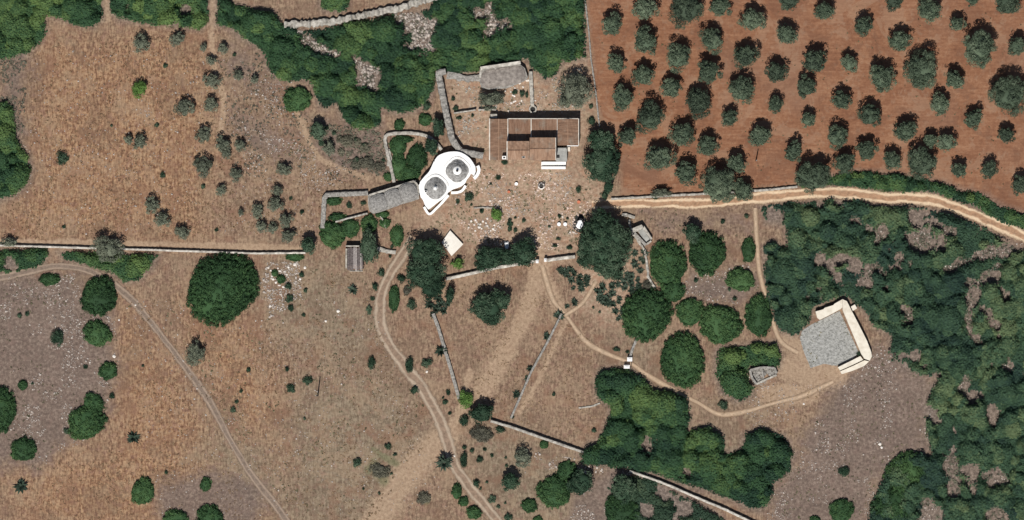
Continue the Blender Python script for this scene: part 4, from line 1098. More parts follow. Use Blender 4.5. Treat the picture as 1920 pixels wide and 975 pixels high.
# ================================================================== TREES AND BUSHES
cluster('wild', 'wild_olive_tree', 'tree', 'grey wild olive in the upper left straw field', 'grey wild olives in the straw field',
        [(266, 82, 17, 15), (332, 74, 14), (398, 152, 16, 14), (345, 202, 17), (396, 197, 15, 12), (382, 254, 15), (418, 270, 14), (425, 288, 10), (450, 274, 11), (381, 313, 18), (447, 141, 10), (418, 92, 10), (396, 114, 9), (382, 90, 7), (477, 149, 8)])
cluster('wild', 'wild_olive_tree', 'tree', 'grey wild olive in the field above the whitewashed wall', 'wild olives above the whitewashed wall',
        [(286, 386, 15), (305, 413, 14), (342, 436, 13), (415, 358, 10), (442, 328, 12), (452, 399, 6), (483, 396, 13), (517, 384, 14), (520, 357, 10), (537, 414, 13), (490, 426, 11), (512, 428, 10), (541, 443, 15, 12), (532, 318, 13)])
plant('green', 'green_tree', 262, 167, 16, 17, 'bright green round tree alone in the upper left straw field', 'tree')
plant('wild', 'wild_olive_tree', 262, 267, 14, 13, 'greener wild olive, right one of a touching pair in the straw field', 'tree')
plant('wild', 'wild_olive_tree', 240, 263, 9, 9, 'small wild olive, left one of a touching pair in the straw field', 'tree')
plant('mini', 'round_bush', 116, 296, 13, 13, 'lone round bush near the left end of the straw field', 'bush')
cluster('mini', 'small_bush', 'bush', 'tiny dark bush alone in the upper left straw field', 'tiny dark bushes of the straw field', [(310, 123, 5), (294, 235, 5), (209, 236, 3), (305, 328, 6), (120, 425, 4), (406, 431, 4), (381, 350, 5), (439, 102, 4), (546, 372, 4), (566, 398, 5)])
# left, under the wall
plant('bush', 'round_thicket', 417, 541, 70, 63, 'huge round dark green bush below the whitewashed wall', 'bush')
plant('wild', 'wild_olive_tree', 205, 468, 28, 24, 'grey tree overhanging the whitewashed wall at the left', 'tree')
plant('wild', 'wild_olive_tree', 18, 454, 14, 9, 'grey tree overhanging the left end of the whitewashed wall', 'tree')
plant('tree', 'evergreen_tree', 578, 461, 15, 15, 'dark tree at the right end of the whitewashed wall', 'tree')
plant('bush', 'round_bush', 553, 481, 18, 9, 'flat green bush under the right end of the whitewashed wall', 'bush')
plant('bush', 'round_bush', 93, 524, 20, 12, 'oval green bush just below the curved track at left', 'bush')
plant('bush', 'round_bush', 186, 556, 35, 36, 'large green bush against the inner bend of the left track', 'bush')
plant('bush', 'round_bush', 183, 625, 25, 27, 'round green bush below the large one by the left track', 'bush')
plant('bush', 'round_bush', 203, 696, 17, 18, 'smaller round bush at the right rim of the rocky left ground', 'bush')
plant('bush', 'round_bush', 162, 792, 33, 35, 'large green bush at the lower rim of the rocky left ground', 'bush')
plant('bush', 'round_bush', 176, 756, 20, 20, 'upper lobe bush touching the large bush on rocky left ground', 'bush')
plant('bush', 'round_bush', 44, 843, 24, 24, 'round green bush in the lower left corner of rocky ground', 'bush')
plant('bush', 'round_bush', 2, 767, 29, 42, 'green bush cut by the left edge on the rocky ground', 'bush')
plant('bush', 'round_bush', 43, 722, 10, 10, 'small round bush right of the edge-cut bush', 'bush')
plant('mini', 'small_bush', 107, 633, 13, 17, 'irregular dark bush amid the rocky left ground', 'bush')
plant('wild', 'wild_olive_tree', 367, 662, 18, 22, 'lone grey tree right of the slanting left track', 'tree')
plant('bush', 'round_bush', 268, 922, 25, 23, 'round green bush near the bottom edge at left', 'bush')
plant('bush', 'round_bush', 386, 908, 11, 14, 'small oval bush between two round bushes at bottom left', 'bush')
plant('bush', 'round_bush', 395, 972, 26, 27, 'green bush cut by the bottom edge, right of its neighbour', 'bush')
plant('bush', 'round_bush', 330, 975, 24, 20, 'low green bush cut by the bottom edge, left of its neighbour', 'bush')
agave('agave', 250, 821, 12, 'spiky dark plant alone in the lower left field', 'agave'); agave('agave', 39, 912, 13, 'spiky plant near the bottom left corner', 'agave')
cluster('mini', 'small_bush', 'bush', 'tiny dark bush on the rocky left ground', 'tiny bushes on the rocky ground', [(37, 592, 5), (51, 588, 5), (160, 688, 5), (210, 742, 6), (61, 719, 3), (124, 808, 6)])
cluster('mini', 'small_bush', 'bush', 'tiny black bush right of the slanting left track', 'tiny bushes right of the left track', [(466, 694, 5), (452, 733, 4), (444, 753, 4), (437, 768, 6), (268, 686, 3), (311, 886, 4)], 'y')
# around the shed
for (a, b, r, l) in ((515, 512, 7, 'upper dark bush on the white rock outcrop'), (527, 523, 9, 'larger dark bush on the white rock outcrop')): plant('bush', 'round_bush', a, b, r, r, l, 'bush', 'bushes on the rock outcrop')
cluster('mini', 'small_bush', 'bush', 'small dark bush between rock outcrop and dry field', 'bushes right of the rock outcrop', [(566, 515, 5, 6), (541, 537, 7), (573, 545, 5), (543, 560, 8, 8), (544, 578, 7), (569, 591, 4)], 'y')
agave('agave', 662, 543, 10, 'spiky plant alone in the field below the slatted shed', 'agave')
plant('bush', 'round_bush', 624, 440, 25, 26, 'round dark green bush left of the slatted shed', 'bush')
plant('bush', 'round_bush', 657, 428, 19, 17, 'green bush between two larger ones above the slatted shed', 'bush')
plant('tree', 'evergreen_tree', 692, 464, 18, 30, 'tall oval green tree right of the slatted shed', 'tree')
plant('bush', 'round_bush', 692, 420, 16, 18, 'green bush directly below the barn corner', 'bush')
plant('bush', 'round_bush', 626, 377, 16, 9, 'flat green bush in the corner of the small walled garden', 'bush')
plant('bush', 'round_bush', 632, 407, 17, 8, 'flat dark bush along the thin garden wall', 'bush')
plant('mini', 'small_bush', 654, 386, 6, 8, 'small brown-green bush in the middle of the walled garden', 'bush')
plant('mini', 'small_bush', 681, 381, 6, 5, 'tiny bush against the left end of the stone barn', 'bush')
plant('bush', 'round_bush', 717, 402, 14, 7, 'flat bush under the lower side of the stone barn', 'bush')
plant('bush', 'round_bush', 722, 418, 11, 10, 'round bush below the stone barn, left of the oval one', 'bush')
plant('bush', 'round_bush', 744, 442, 14, 20, 'oval dark green bush beside the top of the grey track', 'bush')
cluster('mini', 'small_bush', 'bush', 'dark bush lining the left side of the grey track', 'bushes left of the grey track', [(714, 511, 8), (703, 537, 6, 9), (698, 560, 5), (692, 581, 6, 9), (696, 681, 9, 13), (735, 462, 4), (731, 480, 3.5)], 'y')
plant('bush', 'round_bush', 739, 560, 11, 25, 'long oval bush on the right of the grey track bend', 'bush')
plant('mini', 'small_bush', 752, 523, 8, 9, 'bush between the grey track and the tall dark trees', 'bush')
plant('grey', 'dry_shrub', 763, 546, 10, 9, 'grey dry shrub below the tall dark trees', 'shrub')
plant('mini', 'small_bush', 772, 570, 10, 10, 'dark bush below the grey dry shrub', 'bush')
# tall dark trees by the cistern
plant('tree', 'evergreen_tree', 798, 474, 33, 30, 'tall blue-green tree left of the cream cistern, uppermost of three', 'tree', 'tall trees by the cistern')
plant('tree', 'evergreen_tree', 795, 512, 35, 30, 'tall dark tree in the middle of the three below the cistern', 'tree', 'tall trees by the cistern')
plant('tree', 'evergreen_tree', 810, 538, 24, 22, 'dark tree, lowest of the three by the cistern', 'tree', 'tall trees by the cistern')
plant('tree', 'evergreen_tree', 843, 555, 9, 15, 'narrow dark tree right of the agave patch under tall trees', 'tree')
agaves('dark agave in the patch below the tall trees', 'agaves below the tall trees', [(806, 572, 9), (818, 580, 9), (826, 570, 8), (832, 582, 8), (812, 590, 7), (838, 570, 7), (822, 560, 8)])
plant('green', 'green_tree', 859, 494, 12, 13, 'small bright green tree between cistern and pale wall', 'tree')
plant('mini', 'small_bush', 880, 370, 10, 10, 'round dark bush at the right corner of the trulli', 'bush')
plant('tree', 'evergreen_tree', 917, 485, 29, 24, 'dark round tree, left of the pair above the pale wall', 'tree', 'paired trees above the pale wall')
plant('tree', 'evergreen_tree', 981, 474, 28, 26, 'dark round tree, right of the pair at the yard opening', 'tree', 'paired trees above the pale wall')
plant('tree', 'evergreen_tree', 951, 482, 16, 16, 'small dark crown squeezed between the paired trees', 'tree')
lone = plant('tree', 'evergreen_tree', 913, 578, 31, 28, 'broad dark tree standing alone in the central field', 'tree'); LONE = [(lone, 941, 564, 17), (lone, 930, 556, 14), (lone, 925, 597, 15)]
# yard plants
plant('green', 'green_tree', 931, 403, 11, 14, 'small bright tree in the yard garden of white stones', 'tree')
cluster('mini', 'small_bush', 'bush', 'small dark bush in the yard garden', 'bushes of the yard garden', [(903, 395, 5), (956, 419, 6, 9), (956, 430, 5), (966, 432, 4, 6), (982, 414, 4.5), (966, 408, 3)])
cluster('mini', 'small_bush', 'bush', 'small dark bush in the middle of the yard', 'bushes in the middle of the yard', [(934, 333, 5, 6), (1085, 355, 6, 7), (1049, 405, 4), (1064, 410, 3), (920, 345, 3), (884, 384, 3), (858, 378, 4, 6)])
cluster('mini', 'small_bush', 'bush', 'low dry tuft near the yard opening', 'tufts near the yard opening', [(1040, 461, 6, 4), (1047, 448, 5, 3), (1068, 464, 6, 5), (1030, 425, 3)])
# farmhouse surroundings
plant('tree', 'evergreen_tree', 1128, 268, 26, 25, 'dark green tree, upper of two right of the farmhouse', 'tree', 'two trees right of the farmhouse')
plant('tree', 'evergreen_tree', 1128, 308, 36, 34, 'large dark green tree, lower of two right of the farmhouse', 'tree', 'two trees right of the farmhouse')
plant('tree', 'evergreen_tree', 1141, 351, 9, 12, 'small tree between the farmhouse trees and the road start', 'tree')
plant('mini', 'small_bush', 1133, 365, 9, 8, 'small bush at the very start of the limestone road', 'bush')
plant('wild', 'wild_olive_tree', 1078, 172, 30, 34, 'grey olive tree behind the right end of the farmhouse', 'tree')
plant('wild', 'wild_olive_tree', 1060, 188, 16, 15, 'smaller grey olive touching the one behind the farmhouse', 'tree')
plant('mini', 'small_bush', 1109, 228, 8, 10, 'dark bush beside the grove wall right of the farmhouse', 'bush')
plant('mini', 'small_bush', 1108, 199, 5, 5, 'tiny black bush by the grove boundary wall', 'bush')
plant('wild', 'wild_olive_tree', 920, 187, 25, 17, 'grey-green tree in the walled yard under the ruined house', 'tree')
plant('mini', 'small_bush', 965, 172, 6, 6, 'black bush among the white blocks behind the farmhouse', 'bush')
plant('mini', 'small_bush', 979, 176, 6, 7, 'green bush among the white blocks behind the farmhouse', 'bush')
plant('mini', 'small_bush', 988, 177, 3, 8, 'narrow bush against the pale wall behind the farmhouse', 'bush')
cluster('mini', 'small_bush', 'bush', 'small bush in the ruined yard by its wall', 'bushes in the ruined yard', [(849, 185, 4.5), (854, 202, 6), (861, 221, 6, 4), (886, 216, 3.5)], 'y')
plant('mini', 'small_bush', 947, 304, 8, 5, 'dark bush under the white chimney of the farmhouse front', 'bush')
plant('wild', 'wild_olive_tree', 1240, 362, 22, 7, 'low grey-green hedge plant on the grove wall above the road', 'tree')
plant('mini', 'small_bush', 1228, 368, 9, 6, 'small dark bush on the grove wall above the road', 'bush')
# above the trulli
plant('bush', 'round_bush', 557, 186, 27, 25, 'round green bush detached from the large upper thicket', 'bush')
plant('bush', 'round_bush', 749, 233, 11, 11, 'small round bush, left of the pair above the garden wall', 'bush', 'paired bushes above the garden wall')
plant('bush', 'round_bush', 797, 224, 13, 13, 'round bush, right of the pair above the garden wall', 'bush', 'paired bushes above the garden wall')
plant('mini', 'small_bush', 801, 200, 10, 9, 'small bush hugging the lower rim of the upper thicket', 'bush')
plant('tree', 'evergreen_tree', 822, 240, 12, 18, 'dark tree against the broad grey wall', 'tree')
plant('tree', 'evergreen_tree', 809, 275, 14, 15, 'dark speckled tree at the right corner of the green garden', 'tree')
plant('bush', 'round_bush', 746, 274, 17, 20, 'green bush in the upper left of the walled green garden', 'bush', 'bushes filling the green garden')
plant('bush', 'round_bush', 782, 296, 19, 28, 'largest green bush on the right side of the green garden', 'bush', 'bushes filling the green garden')
plant('bush', 'round_bush', 748, 312, 15, 26, 'green bush in the lower left of the green garden', 'bush', 'bushes filling the green garden')
plant('bush', 'round_bush', 768, 325, 22, 15, 'low green bush at the bottom of the green garden', 'bush', 'bushes filling the green garden')
plant('bush', 'round_bush', 758, 261, 17, 8, 'flat bush along the top wall of the green garden', 'bush', 'bushes filling the green garden')
plant('bush', 'round_bush', 728, 332, 9, 9, 'small bush outside the green garden above the barn', 'bush')
plant('tree', 'evergreen_tree', 597, 246, 15, 17, 'dark green tree left of the green garden, uppermost', 'tree')
plant('wild', 'wild_olive_tree', 617, 278, 13, 13, 'grey tree below the dark tree left of the green garden', 'tree')
cluster('grey', 'dry_shrub', 'shrub', 'grey dry shrub in scrub left of the green garden', 'dry shrubs left of the garden', [(649, 264, 18, 12), (670, 267, 9), (684, 277, 11), (690, 305, 17, 13), (668, 308, 12), (712, 312, 12, 10), (640, 285, 8)])
cluster('mini', 'small_bush', 'bush', 'small dark bush in scrub left of the green garden', 'bushes left of the garden', [(603, 268, 7), (626, 250, 5), (668, 262, 5), (682, 272, 5), (668, 300, 6), (719, 300, 4), (612, 240, 5)])
# right centre
big = plant('tree', 'great_evergreen_tree', 1133, 459, 50, 54, 'huge dark round tree at the right side of the yard', 'tree')
def extra_crown(parent, kind, px, py, rp):
    rq, me = crown_for(kind, rp / S); c = link('crown', me, parent); c.location = Vector(P(px, py)) - parent.location
    k = rp / S / rq; c.scale = (k, k, k * 1.15); c.rotation_euler.z = rnd.uniform(0, 6)
for q in LONE: extra_crown(q[0], 'tree', *q[1:])
extra_crown(big, 'tree', 1116, 450, 27); extra_crown(big, 'tree', 1142, 498, 29); extra_crown(big, 'tree', 1160, 450, 26); extra_crown(big, 'tree', 1128, 420, 27); extra_crown(big, 'tree', 1105, 475, 27)
plant('bush', 'round_bush', 1252, 495, 36, 44, 'large oval thicket right of the rubble wall and agaves', 'bush')
plant('bush', 'round_bush', 1212, 590, 51, 46, 'big rounded thicket below the agave patch', 'bush')
plant('bush', 'round_bush', 1262, 545, 22, 22, 'smaller thicket crown bridging two big thickets', 'bush')
plant('tree', 'evergreen_tree', 1298, 437, 17, 17, 'pale green tree above the round dark thicket', 'tree')
plant('bush', 'round_bush', 1325, 474, 36, 40, 'round dark thicket right of the narrow soil gap', 'bush')
plant('bush', 'round_bush', 1403, 468, 14, 25, 'narrow oval bush left of the scrub footpath', 'bush')
plant('bush', 'round_bush', 1388, 524, 27, 23, 'rounded bush in the grey clearing left of the footpath', 'bush')
plant('bush', 'round_bush', 1293, 585, 25, 28, 'bright round bush between two larger thickets', 'bush')
plant('bush', 'round_bush', 1350, 608, 39, 38, 'large round bush at the lower end of the grey clearing', 'bush')
plant('bush', 'round_bush', 1422, 592, 27, 38, 'tall oval bush against the scrub footpath', 'bush')
plant('bush', 'round_bush', 1280, 676, 43, 51, 'big oval bush above the bend of the lower footpath', 'bush')
plant('mini', 'small_bush', 1356, 760, 9, 10, 'small bush above the lowest point of the footpath', 'bush')
plant('mini', 'small_bush', 1582, 885, 11, 11, 'lone small round bush in the stony lower right clearing', 'bush')
plant('bush', 'round_bush', 1577, 958, 22, 25, 'green bush near the bottom edge of the stony clearing', 'bush')
plant('bush', 'round_bush', 1528, 975, 11, 8, 'small bush cut by the bottom edge of the stony clearing', 'bush')
plant('mini', 'small_bush', 1610.5, 663, 4.5, 4.5, 'tiny dark bush in the corner of the threshing floor', 'bush')
plant('bush', 'round_bush', 1702, 890, 44, 42, 'large domed bush at the right rim of the stony clearing', 'bush')
plant('bush', 'round_bush', 1672, 948, 38, 36, 'domed bush below the large one by the stony clearing', 'bush')
cluster('mini', 'small_bush', 'bush', 'tiny dark bush in the clearing left of the footpath', 'tiny bushes of the grey clearing', [(1355, 415, 5), (1400, 405, 5), (1305, 525, 5), (1368, 543, 4), (1378, 560, 5)])
# bottom centre
plant('bush', 'round_bush', 1040, 921, 31, 33, 'round bright bush at bottom centre below the pale wall', 'bush')
plant('bush', 'round_bush', 1062, 884, 21, 19, 'bush touching the top of the round bottom centre bush', 'bush')
plant('tree', 'evergreen_tree', 1088, 905, 24, 24, 'dark ragged tree right of the round bottom centre bush', 'tree')
plant('bush', 'round_bush', 992, 948, 16, 14, 'small bush at the bottom left of the round bush', 'bush')
plant('tree', 'evergreen_tree', 957, 903, 16, 17, 'spiky dark tree right of the lower grey track', 'tree')
plant('wild', 'wild_olive_tree', 981, 857, 18, 16, 'pale olive tree under the straight pale wall', 'tree')
plant('bush', 'round_bush', 1020, 833, 9, 9, 'small round bush touching the straight pale wall', 'bush')
plant('bush', 'round_bush', 1008, 975, 10, 8, 'small bush cut by the bottom edge left of the scrub', 'bush')
plant('bush', 'round_bush', 1165, 958, 33, 35, 'green bush in the broken scrub at the bottom edge', 'bush')
plant('tree', 'evergreen_tree', 1168, 916, 26, 24, 'greyish round tree at the top of the broken scrub', 'tree')
plant('green', 'green_tree', 873, 748, 16, 17, 'bright yellow-green tree at the foot of the grey field wall', 'tree')
plant('tree', 'evergreen_tree', 902, 775, 23, 18, 'dark tree at the left end of the straight pale wall', 'tree')
plant('mini', 'small_bush', 871, 788, 11, 11, 'dark bush left of the tree at the pale wall end', 'bush')
plant('grey', 'dry_shrub', 903, 812, 24, 18, 'brown dry shrub below the tree at the pale wall end', 'shrub')
plant('mini', 'small_bush', 937, 806, 10, 7, 'dark bush on the pale wall near its left end', 'bush')
pm = empty('palm_tree', P(833, 868)); tag(pm, 'dark spiky palm on the left edge of the lower grey track', 'palm')
MB().tube([(0, 0, 0), (0.05, 0, 1.1), (0, 0, 2.2)], [.28, .2, .22], 9).build('trunk', M['bark'], pm)
pc = link('crown', agave_mesh(77, 46, 0.8), pm, (0, 0, 2.0)); pc.scale = (2.5, 2.5, 1.9)
cluster('mini', 'small_bush', 'bush', 'dark bush on the inner side of the lower grey track', 'bushes inside the lower grey track', [(767, 684, 9, 15), (778, 732, 8), (801, 680, 11, 9), (840, 736, 4.5, 7), (835, 755, 6), (844, 775, 4), (831, 746, 3)], 'y')
agave('agave', 827, 658, 12, 'spiky plant on top of the grey field wall', 'agave')
cluster('mini', 'small_bush', 'bush', 'bush beside the lower grey track, on its right', 'bushes right of the lower grey track', [(869, 862, 8, 15), (871, 839, 5), (885, 845, 5), (899, 862, 7), (909, 843, 4), (922, 854, 4), (893, 906, 7, 9), (923, 936, 8), (953, 970, 8), (901, 916, 3), (913, 904, 3), (934, 950, 4), (947, 943, 3), (950, 873, 3.5), (948, 858, 3)], 'y')
plant('bush', 'round_bush', 856, 921, 9, 17, 'upper oval bush on the left of the lower grey track', 'bush', 'oval bushes left of the lower track')
plant('bush', 'round_bush', 869, 940, 10, 10, 'middle bush on the left of the lower grey track', 'bush', 'oval bushes left of the lower track')
plant('bush', 'round_bush', 889, 961, 15, 13, 'lowest bush on the left of the lower grey track', 'bush', 'oval bushes left of the lower track')
cluster('mini', 'small_bush', 'bush', 'small bush in the open field left of the grey track', 'bushes of the open field', [(576, 713, 9, 10), (546, 728, 9, 10), (538, 692, 5), (727, 837, 7), (670, 868, 9, 10), (741, 852, 5, 3), (734, 888, 3), (711, 925, 3), (681, 917, 3), (571, 785, 3)])
plant('grey', 'dry_shrub', 712, 882, 20, 15, 'pale green dry shrub patch in the open lower field', 'shrub')
plant('grey', 'dry_shrub', 795, 934, 14, 14, 'grey dry shrub left of the lower track near the bottom', 'shrub')
# walls of the central field
agaves('spiky plant growing on the narrow grey field wall', 'spiky plants on the narrow field wall', [(1048, 592, 10), (1024, 631, 8), (994, 691, 7), (987, 709, 5), (968, 740, 8), (961, 782, 4)], 'y')
cluster('mini', 'small_bush', 'bush', 'tiny dark bush in the lower part of the central field', 'tiny bushes of the central field', [(1038, 739, 4), (1114, 807, 5), (1155, 656, 8, 5), (1177, 660, 4), (1112, 577, 3), (1124, 585, 3)])

def z7(l): return [(1040 + a / 6.965, 470 + b / 6.965, r) for a, b, r in l]
agaves('dark agave in the patch below the short pale wall', 'agaves below the short pale wall', z7([(70, 250, 7), (200, 245, 7), (130, 275, 8), (250, 300, 7), (330, 335, 6), (215, 385, 8), (320, 410, 8), (420, 375, 8), (400, 345, 5), (420, 440, 6), (345, 500, 7), (350, 460, 7), (240, 490, 5), (255, 680, 8), (160, 725, 5), (320, 155, 5), (90, 290, 5), (160, 320, 6)]))
agaves('dark agave in the left half patch under the huge tree', 'agaves under the huge tree', z7([(620, 480, 9), (750, 460, 8), (830, 445, 7), (840, 345, 9), (870, 240, 5), (560, 530, 7), (600, 590, 8), (680, 620, 8), (750, 565, 8), (700, 685, 8), (760, 700, 7), (845, 630, 6), (835, 670, 5), (795, 795, 7), (840, 885, 6), (600, 640, 7), (640, 680, 7), (570, 620, 6)]))
agaves('dark agave in the right half patch under the huge tree', 'agaves right under the huge tree', z7([(1050, 190, 8), (1045, 35, 7), (1170, 30, 8), (1120, 105, 5), (1160, 140, 6), (950, 310, 6), (1005, 325, 7), (1115, 262, 7), (900, 410, 7), (985, 380, 7), (1000, 430, 6), (910, 480, 8), (1000, 515, 8), (1090, 505, 8), (1100, 450, 6), (1080, 380, 6), (1290, 490, 6), (890, 780, 8), (1030, 150, 6), (940, 360, 6), (1140, 500, 5)]))
plant('grey', 'dry_shrub', 1214, 535, 12, 11, 'grey dry shrub beside the white stone at the agave patch', 'shrub')

# ================================================================== STONES AND SMALL THINGS
def z3(l): return [(870 + a / 7.5, 370 + b / 7.5, r) for a, b, r in l]
def numbered(l):
    l = sorted(l); return [q + (ordinal(i, len(l), 'x'),) for i, q in enumerate(l)]
for (a, b, r, w) in numbered(z3([(100, 335, 5.5), (165, 320, 6), (330, 300, 5), (145, 385, 5), (215, 418, 7.5), (228, 382, 5), (265, 340, 5), (310, 360, 5), (330, 400, 5), (425, 390, 4.5), (65, 425, 4.5), (160, 470, 4.5), (410, 445, 6), (375, 467, 4), (435, 465, 4), (180, 345, 4), (250, 440, 4), (200, 375, 4), (475, 405, 3), (505, 420, 3)])):
    stone('garden_stone', a, b, r, 'white stone heaped in the yard garden' + w, 'white stones of the yard garden', 'limestone')
for (a, b, r, w) in numbered(z3([(365, 555, 5), (465, 555, 5), (425, 590, 5), (270, 540, 4.5), (580, 620, 4), (630, 625, 4), (760, 390, 4)])):
    stone('garden_stone', a, b, r, 'pinkish stone at the lower rim of the yard garden' + w, 'pinkish stones of the yard garden', 'pinkpot')
for (a, b, r, l) in [(918.7, 376.7, 6, 'white stone, left of two above the yard garden edging'), (938, 376.7, 5, 'white stone, right of two above the yard garden edging'), (1055, 406.5, 4.5, 'white stone just above the two white round tables'), (1069, 435.5, 4, 'left of two white stones at the huge tree'), (1076, 435.7, 4.5, 'right of two white stones at the huge tree'), (939.5, 458, 5, 'white stone left of the white slab by the paired trees'), (1215, 519.5, 7, 'bright white stone at the right rim of the agave patch'), (951, 341, 0, '')]:
    if r: stone('white_stone', a, b, r, l, None, 'limestone')
for (a, b, r, dy, w) in numbered([(956, 157.5, 5.5, 6), (974, 156, 6, 6), (962, 155, 3, 3.5), (981, 163, 5, 5), (965.7, 165, 4.5, 4.5), (947, 170.5, 4.5, 5), (958, 172, 4.5, 4.5), (961.5, 178.5, 5, 4.5), (964.5, 180, 5, 4.5), (958.7, 193, 6, 5), (963, 191, 5, 4.5), (966.5, 189.5, 4.5, 4), (977.7, 189, 4.5, 5)]):
    stone('limestone_block', a, b, r, 'white limestone block set out behind the farmhouse' + w, 'white blocks behind the farmhouse', 'limestone', dy)
stone('limestone_block', 989.5, 151, 10, 'wide white limestone block at the top of the pale yard wall', None, 'limestone', 5)
stone('limestone_block', 930, 201, 5, 'white limestone block at the end of the short wall by the farmhouse', None, 'limestone', 6)
stone('limestone_block', 1003.5, 188.5, 6, 'white limestone block right of the pale yard wall', None, 'limestone', 3.5)
for (a, b, r, dy, w) in numbered([(503, 502, 5, 4), (508, 507, 5, 5), (525, 508, 8, 5), (533, 510, 7, 5), (521, 503, 4, 4), (512, 524, 6, 5), (517, 530, 6, 5), (524, 535, 8, 4), (531, 538, 7, 4), (510, 518, 4, 4), (538, 515, 4, 4), (529, 515, 5, 4)]):
    stone('outcrop_rock', a, b, r, 'white rock of the outcrop round two dark bushes' + w, 'white rocks of the outcrop', 'limestone', dy, 'rock')
for (a, b, r, l) in [(553, 496, 9, 'long white rock under the flat bush at the wall end'), (572, 502, 7, 'white rock right of the outcrop'), (541, 501, 6, 'small pale rock between outcrop and long rock'), (563, 523, 6, 'pale rock below the small bush right of the outcrop'), (634, 583, 8, 'tall white rock alone in the field below the shed'), (611, 602, 6, 'white rock lower left of the lone field rock'), (506, 574, 6, 'pale rock below the outcrop at its left'), (214, 668, 8, 'pale boulder above the smaller round bush on rocky ground'), (1650, 833, 8, 'white rock in the middle of the stony clearing'), (1653, 839, 6, 'smaller white rock under the white rock in the clearing'), (800, 697, 6, 'white rock right of the grey track below a dark bush'), (1507, 757, 5, 'white rock on the slope left of the stony clearing'), (1762, 503, 5, 'white rock in the right scrub gap, leftmost'), (1773, 499, 5, 'white rock in the right scrub gap, middle'), (1782, 499, 4.5, 'white rock in the right scrub gap, right'), (1768, 533, 10, 'pale rock slab below the white rocks in the right scrub'), (852, 855, 5, 'white stone on the right edge of the lower track by the palm'), (223, 600, 4, 'white stone right of the round bush by the left track'), (254, 572, 5, 'white stone on the left track bend')]:
    stone('white_rock', a, b, r, l, None, 'limestone', None, 'rock')
for (a, b, l) in ((1048, 420.5, 'white round garden table, left of two in the yard'), (1059.7, 420.5, 'white round garden table, right of two in the yard')):
    e = empty('garden_table', P(a, b)); tag(e, l, 'table', 'white garden tables')
    MB().lathe([(0.43, 0.70), (0.45, 0.72), (0.43, 0.75)], 24).build('table_top', M['canvas'], e)
    MB().tube([(0, 0, 0.03), (0, 0, 0.7)], [.05, .05], 8).build('stem', M['concrete'], e)
    MB().lathe([(0.25, 0.0), (0.22, 0.04)], 16).build('foot', M['concrete'], e)
ws = empty('white_slab_table', P(950, 460)); tag(ws, 'bright white oblong slab table between the paired trees and garden', 'table')
MB().prism([(-.45, .75), (.35, .8), (.5, .1), (.3, -.8), (-.3, -.75), (-.5, 0)], .7, .8).build('table_top', M['canvas'], ws)
for sx in (-.25, .25):
    for sy in (-.5, .5): MB().box(sx - .05, sx + .05, sy - .05, sy + .05, 0, .7).build('leg', M['concrete'], ws)
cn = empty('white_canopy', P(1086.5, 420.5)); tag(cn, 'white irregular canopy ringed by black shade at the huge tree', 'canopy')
cz = MB().prism([(X(a) - X(1086.5), Y(b) - Y(420.5)) for a, b in [(1085, 413), (1090, 413), (1092.5, 419), (1093, 424), (1088, 429.5), (1083, 428), (1079.5, 424), (1082, 419)]], 3.0, 3.08, 0.15); cz.build('cover', M['canvas'], cn)
for (a, b) in ((-.5, -.7), (.5, -.7), (.4, .6), (-.2, .6)): MB().tube([(a, b, 0), (a, b, 3.0)], [.04, .04], 6).build('post', M['concrete'], cn)
MB().prism([(math.cos(t * .52) * (1.75 + .12 * math.sin(3 * t)), math.sin(t * .52) * (2.15 + .1 * math.cos(2 * t)) + .25) for t in range(12)], .004, .05).build('painted_shade_sheet', M['darkhole_shade'], cn)  # flat near-black oval added as painted shade around the canopy

# loose stones nobody could count
scatter_stones('loose_stones', 'pale loose stones littering the rocky left ground', [Z_ROCK[0]], 2300, .09, .21, 3, clump=.5)
scatter_stones('loose_stones', 'pale loose stones littering the lower right clearing', [Z_ROCK[3]], 1900, .08, .20, 4, clump=.56)
scatter_stones('loose_stones', 'pale stones in the bare gaps of the upper thicket', WOODS[2][6], 900, .14, .34, 5, clump=.3)
scatter_stones('loose_stones', 'pale stones in the bare gaps of the right scrub', WOODS[0][6], 700, .08, .2, 6, clump=.4)
scatter_stones('loose_stones', 'pale stones scattered between the straw field and upper thicket', [[(470, 120), (515, 150), (540, 160), (545, 220), (520, 240), (470, 180)], [(440, 230), (590, 280), (680, 330), (600, 360), (460, 330)]], 700, .09, .2, 7)
scatter_stones('loose_stones', 'small stones scattered over the yard soil', [[(880, 330), (1090, 320), (1110, 390), (1070, 470), (900, 460), (830, 410)], [(845, 150), (1000, 160), (1090, 210), (915, 215), (860, 260)]], 1500, .08, .2, 8, clump=.54)
scatter_stones('loose_stones', 'small stones scattered over the dry left fields', [[(60, 90), (560, 90), (600, 440), (20, 440)], [(230, 560), (700, 560), (840, 960), (300, 970)]], 1500, .07, .18, 9, clump=.4)
scatter_stones('loose_stones', 'pale stones in the lower centre below the pale wall', [[(1080, 870), (1230, 890), (1180, 930), (1120, 990), (1060, 990), (1090, 930)], [(980, 840), (1080, 860), (1050, 880), (985, 890)]], 700, .10, .24, 10)
scatter_stones('loose_stones', 'pale stones in the grey clearing beside the scrub footpath', [Z_ROCK[4], [(1390, 570), (1400, 700), (1480, 720), (1560, 720), (1540, 780), (1400, 800)]], 600, .09, .2, 11)
scatter_stones('loose_stones', 'white stones at the rock outcrop below the whitewashed wall', [[(440, 600), (480, 560), (500, 490), (560, 490), (570, 560), (500, 600)]], 500, .10, .26, 12)
scatter_stones('gravel_stones', 'grey gravel lumps on the threshing floor', [fl], 1500, .07, .16, 13, 'gravel', clump=.2)
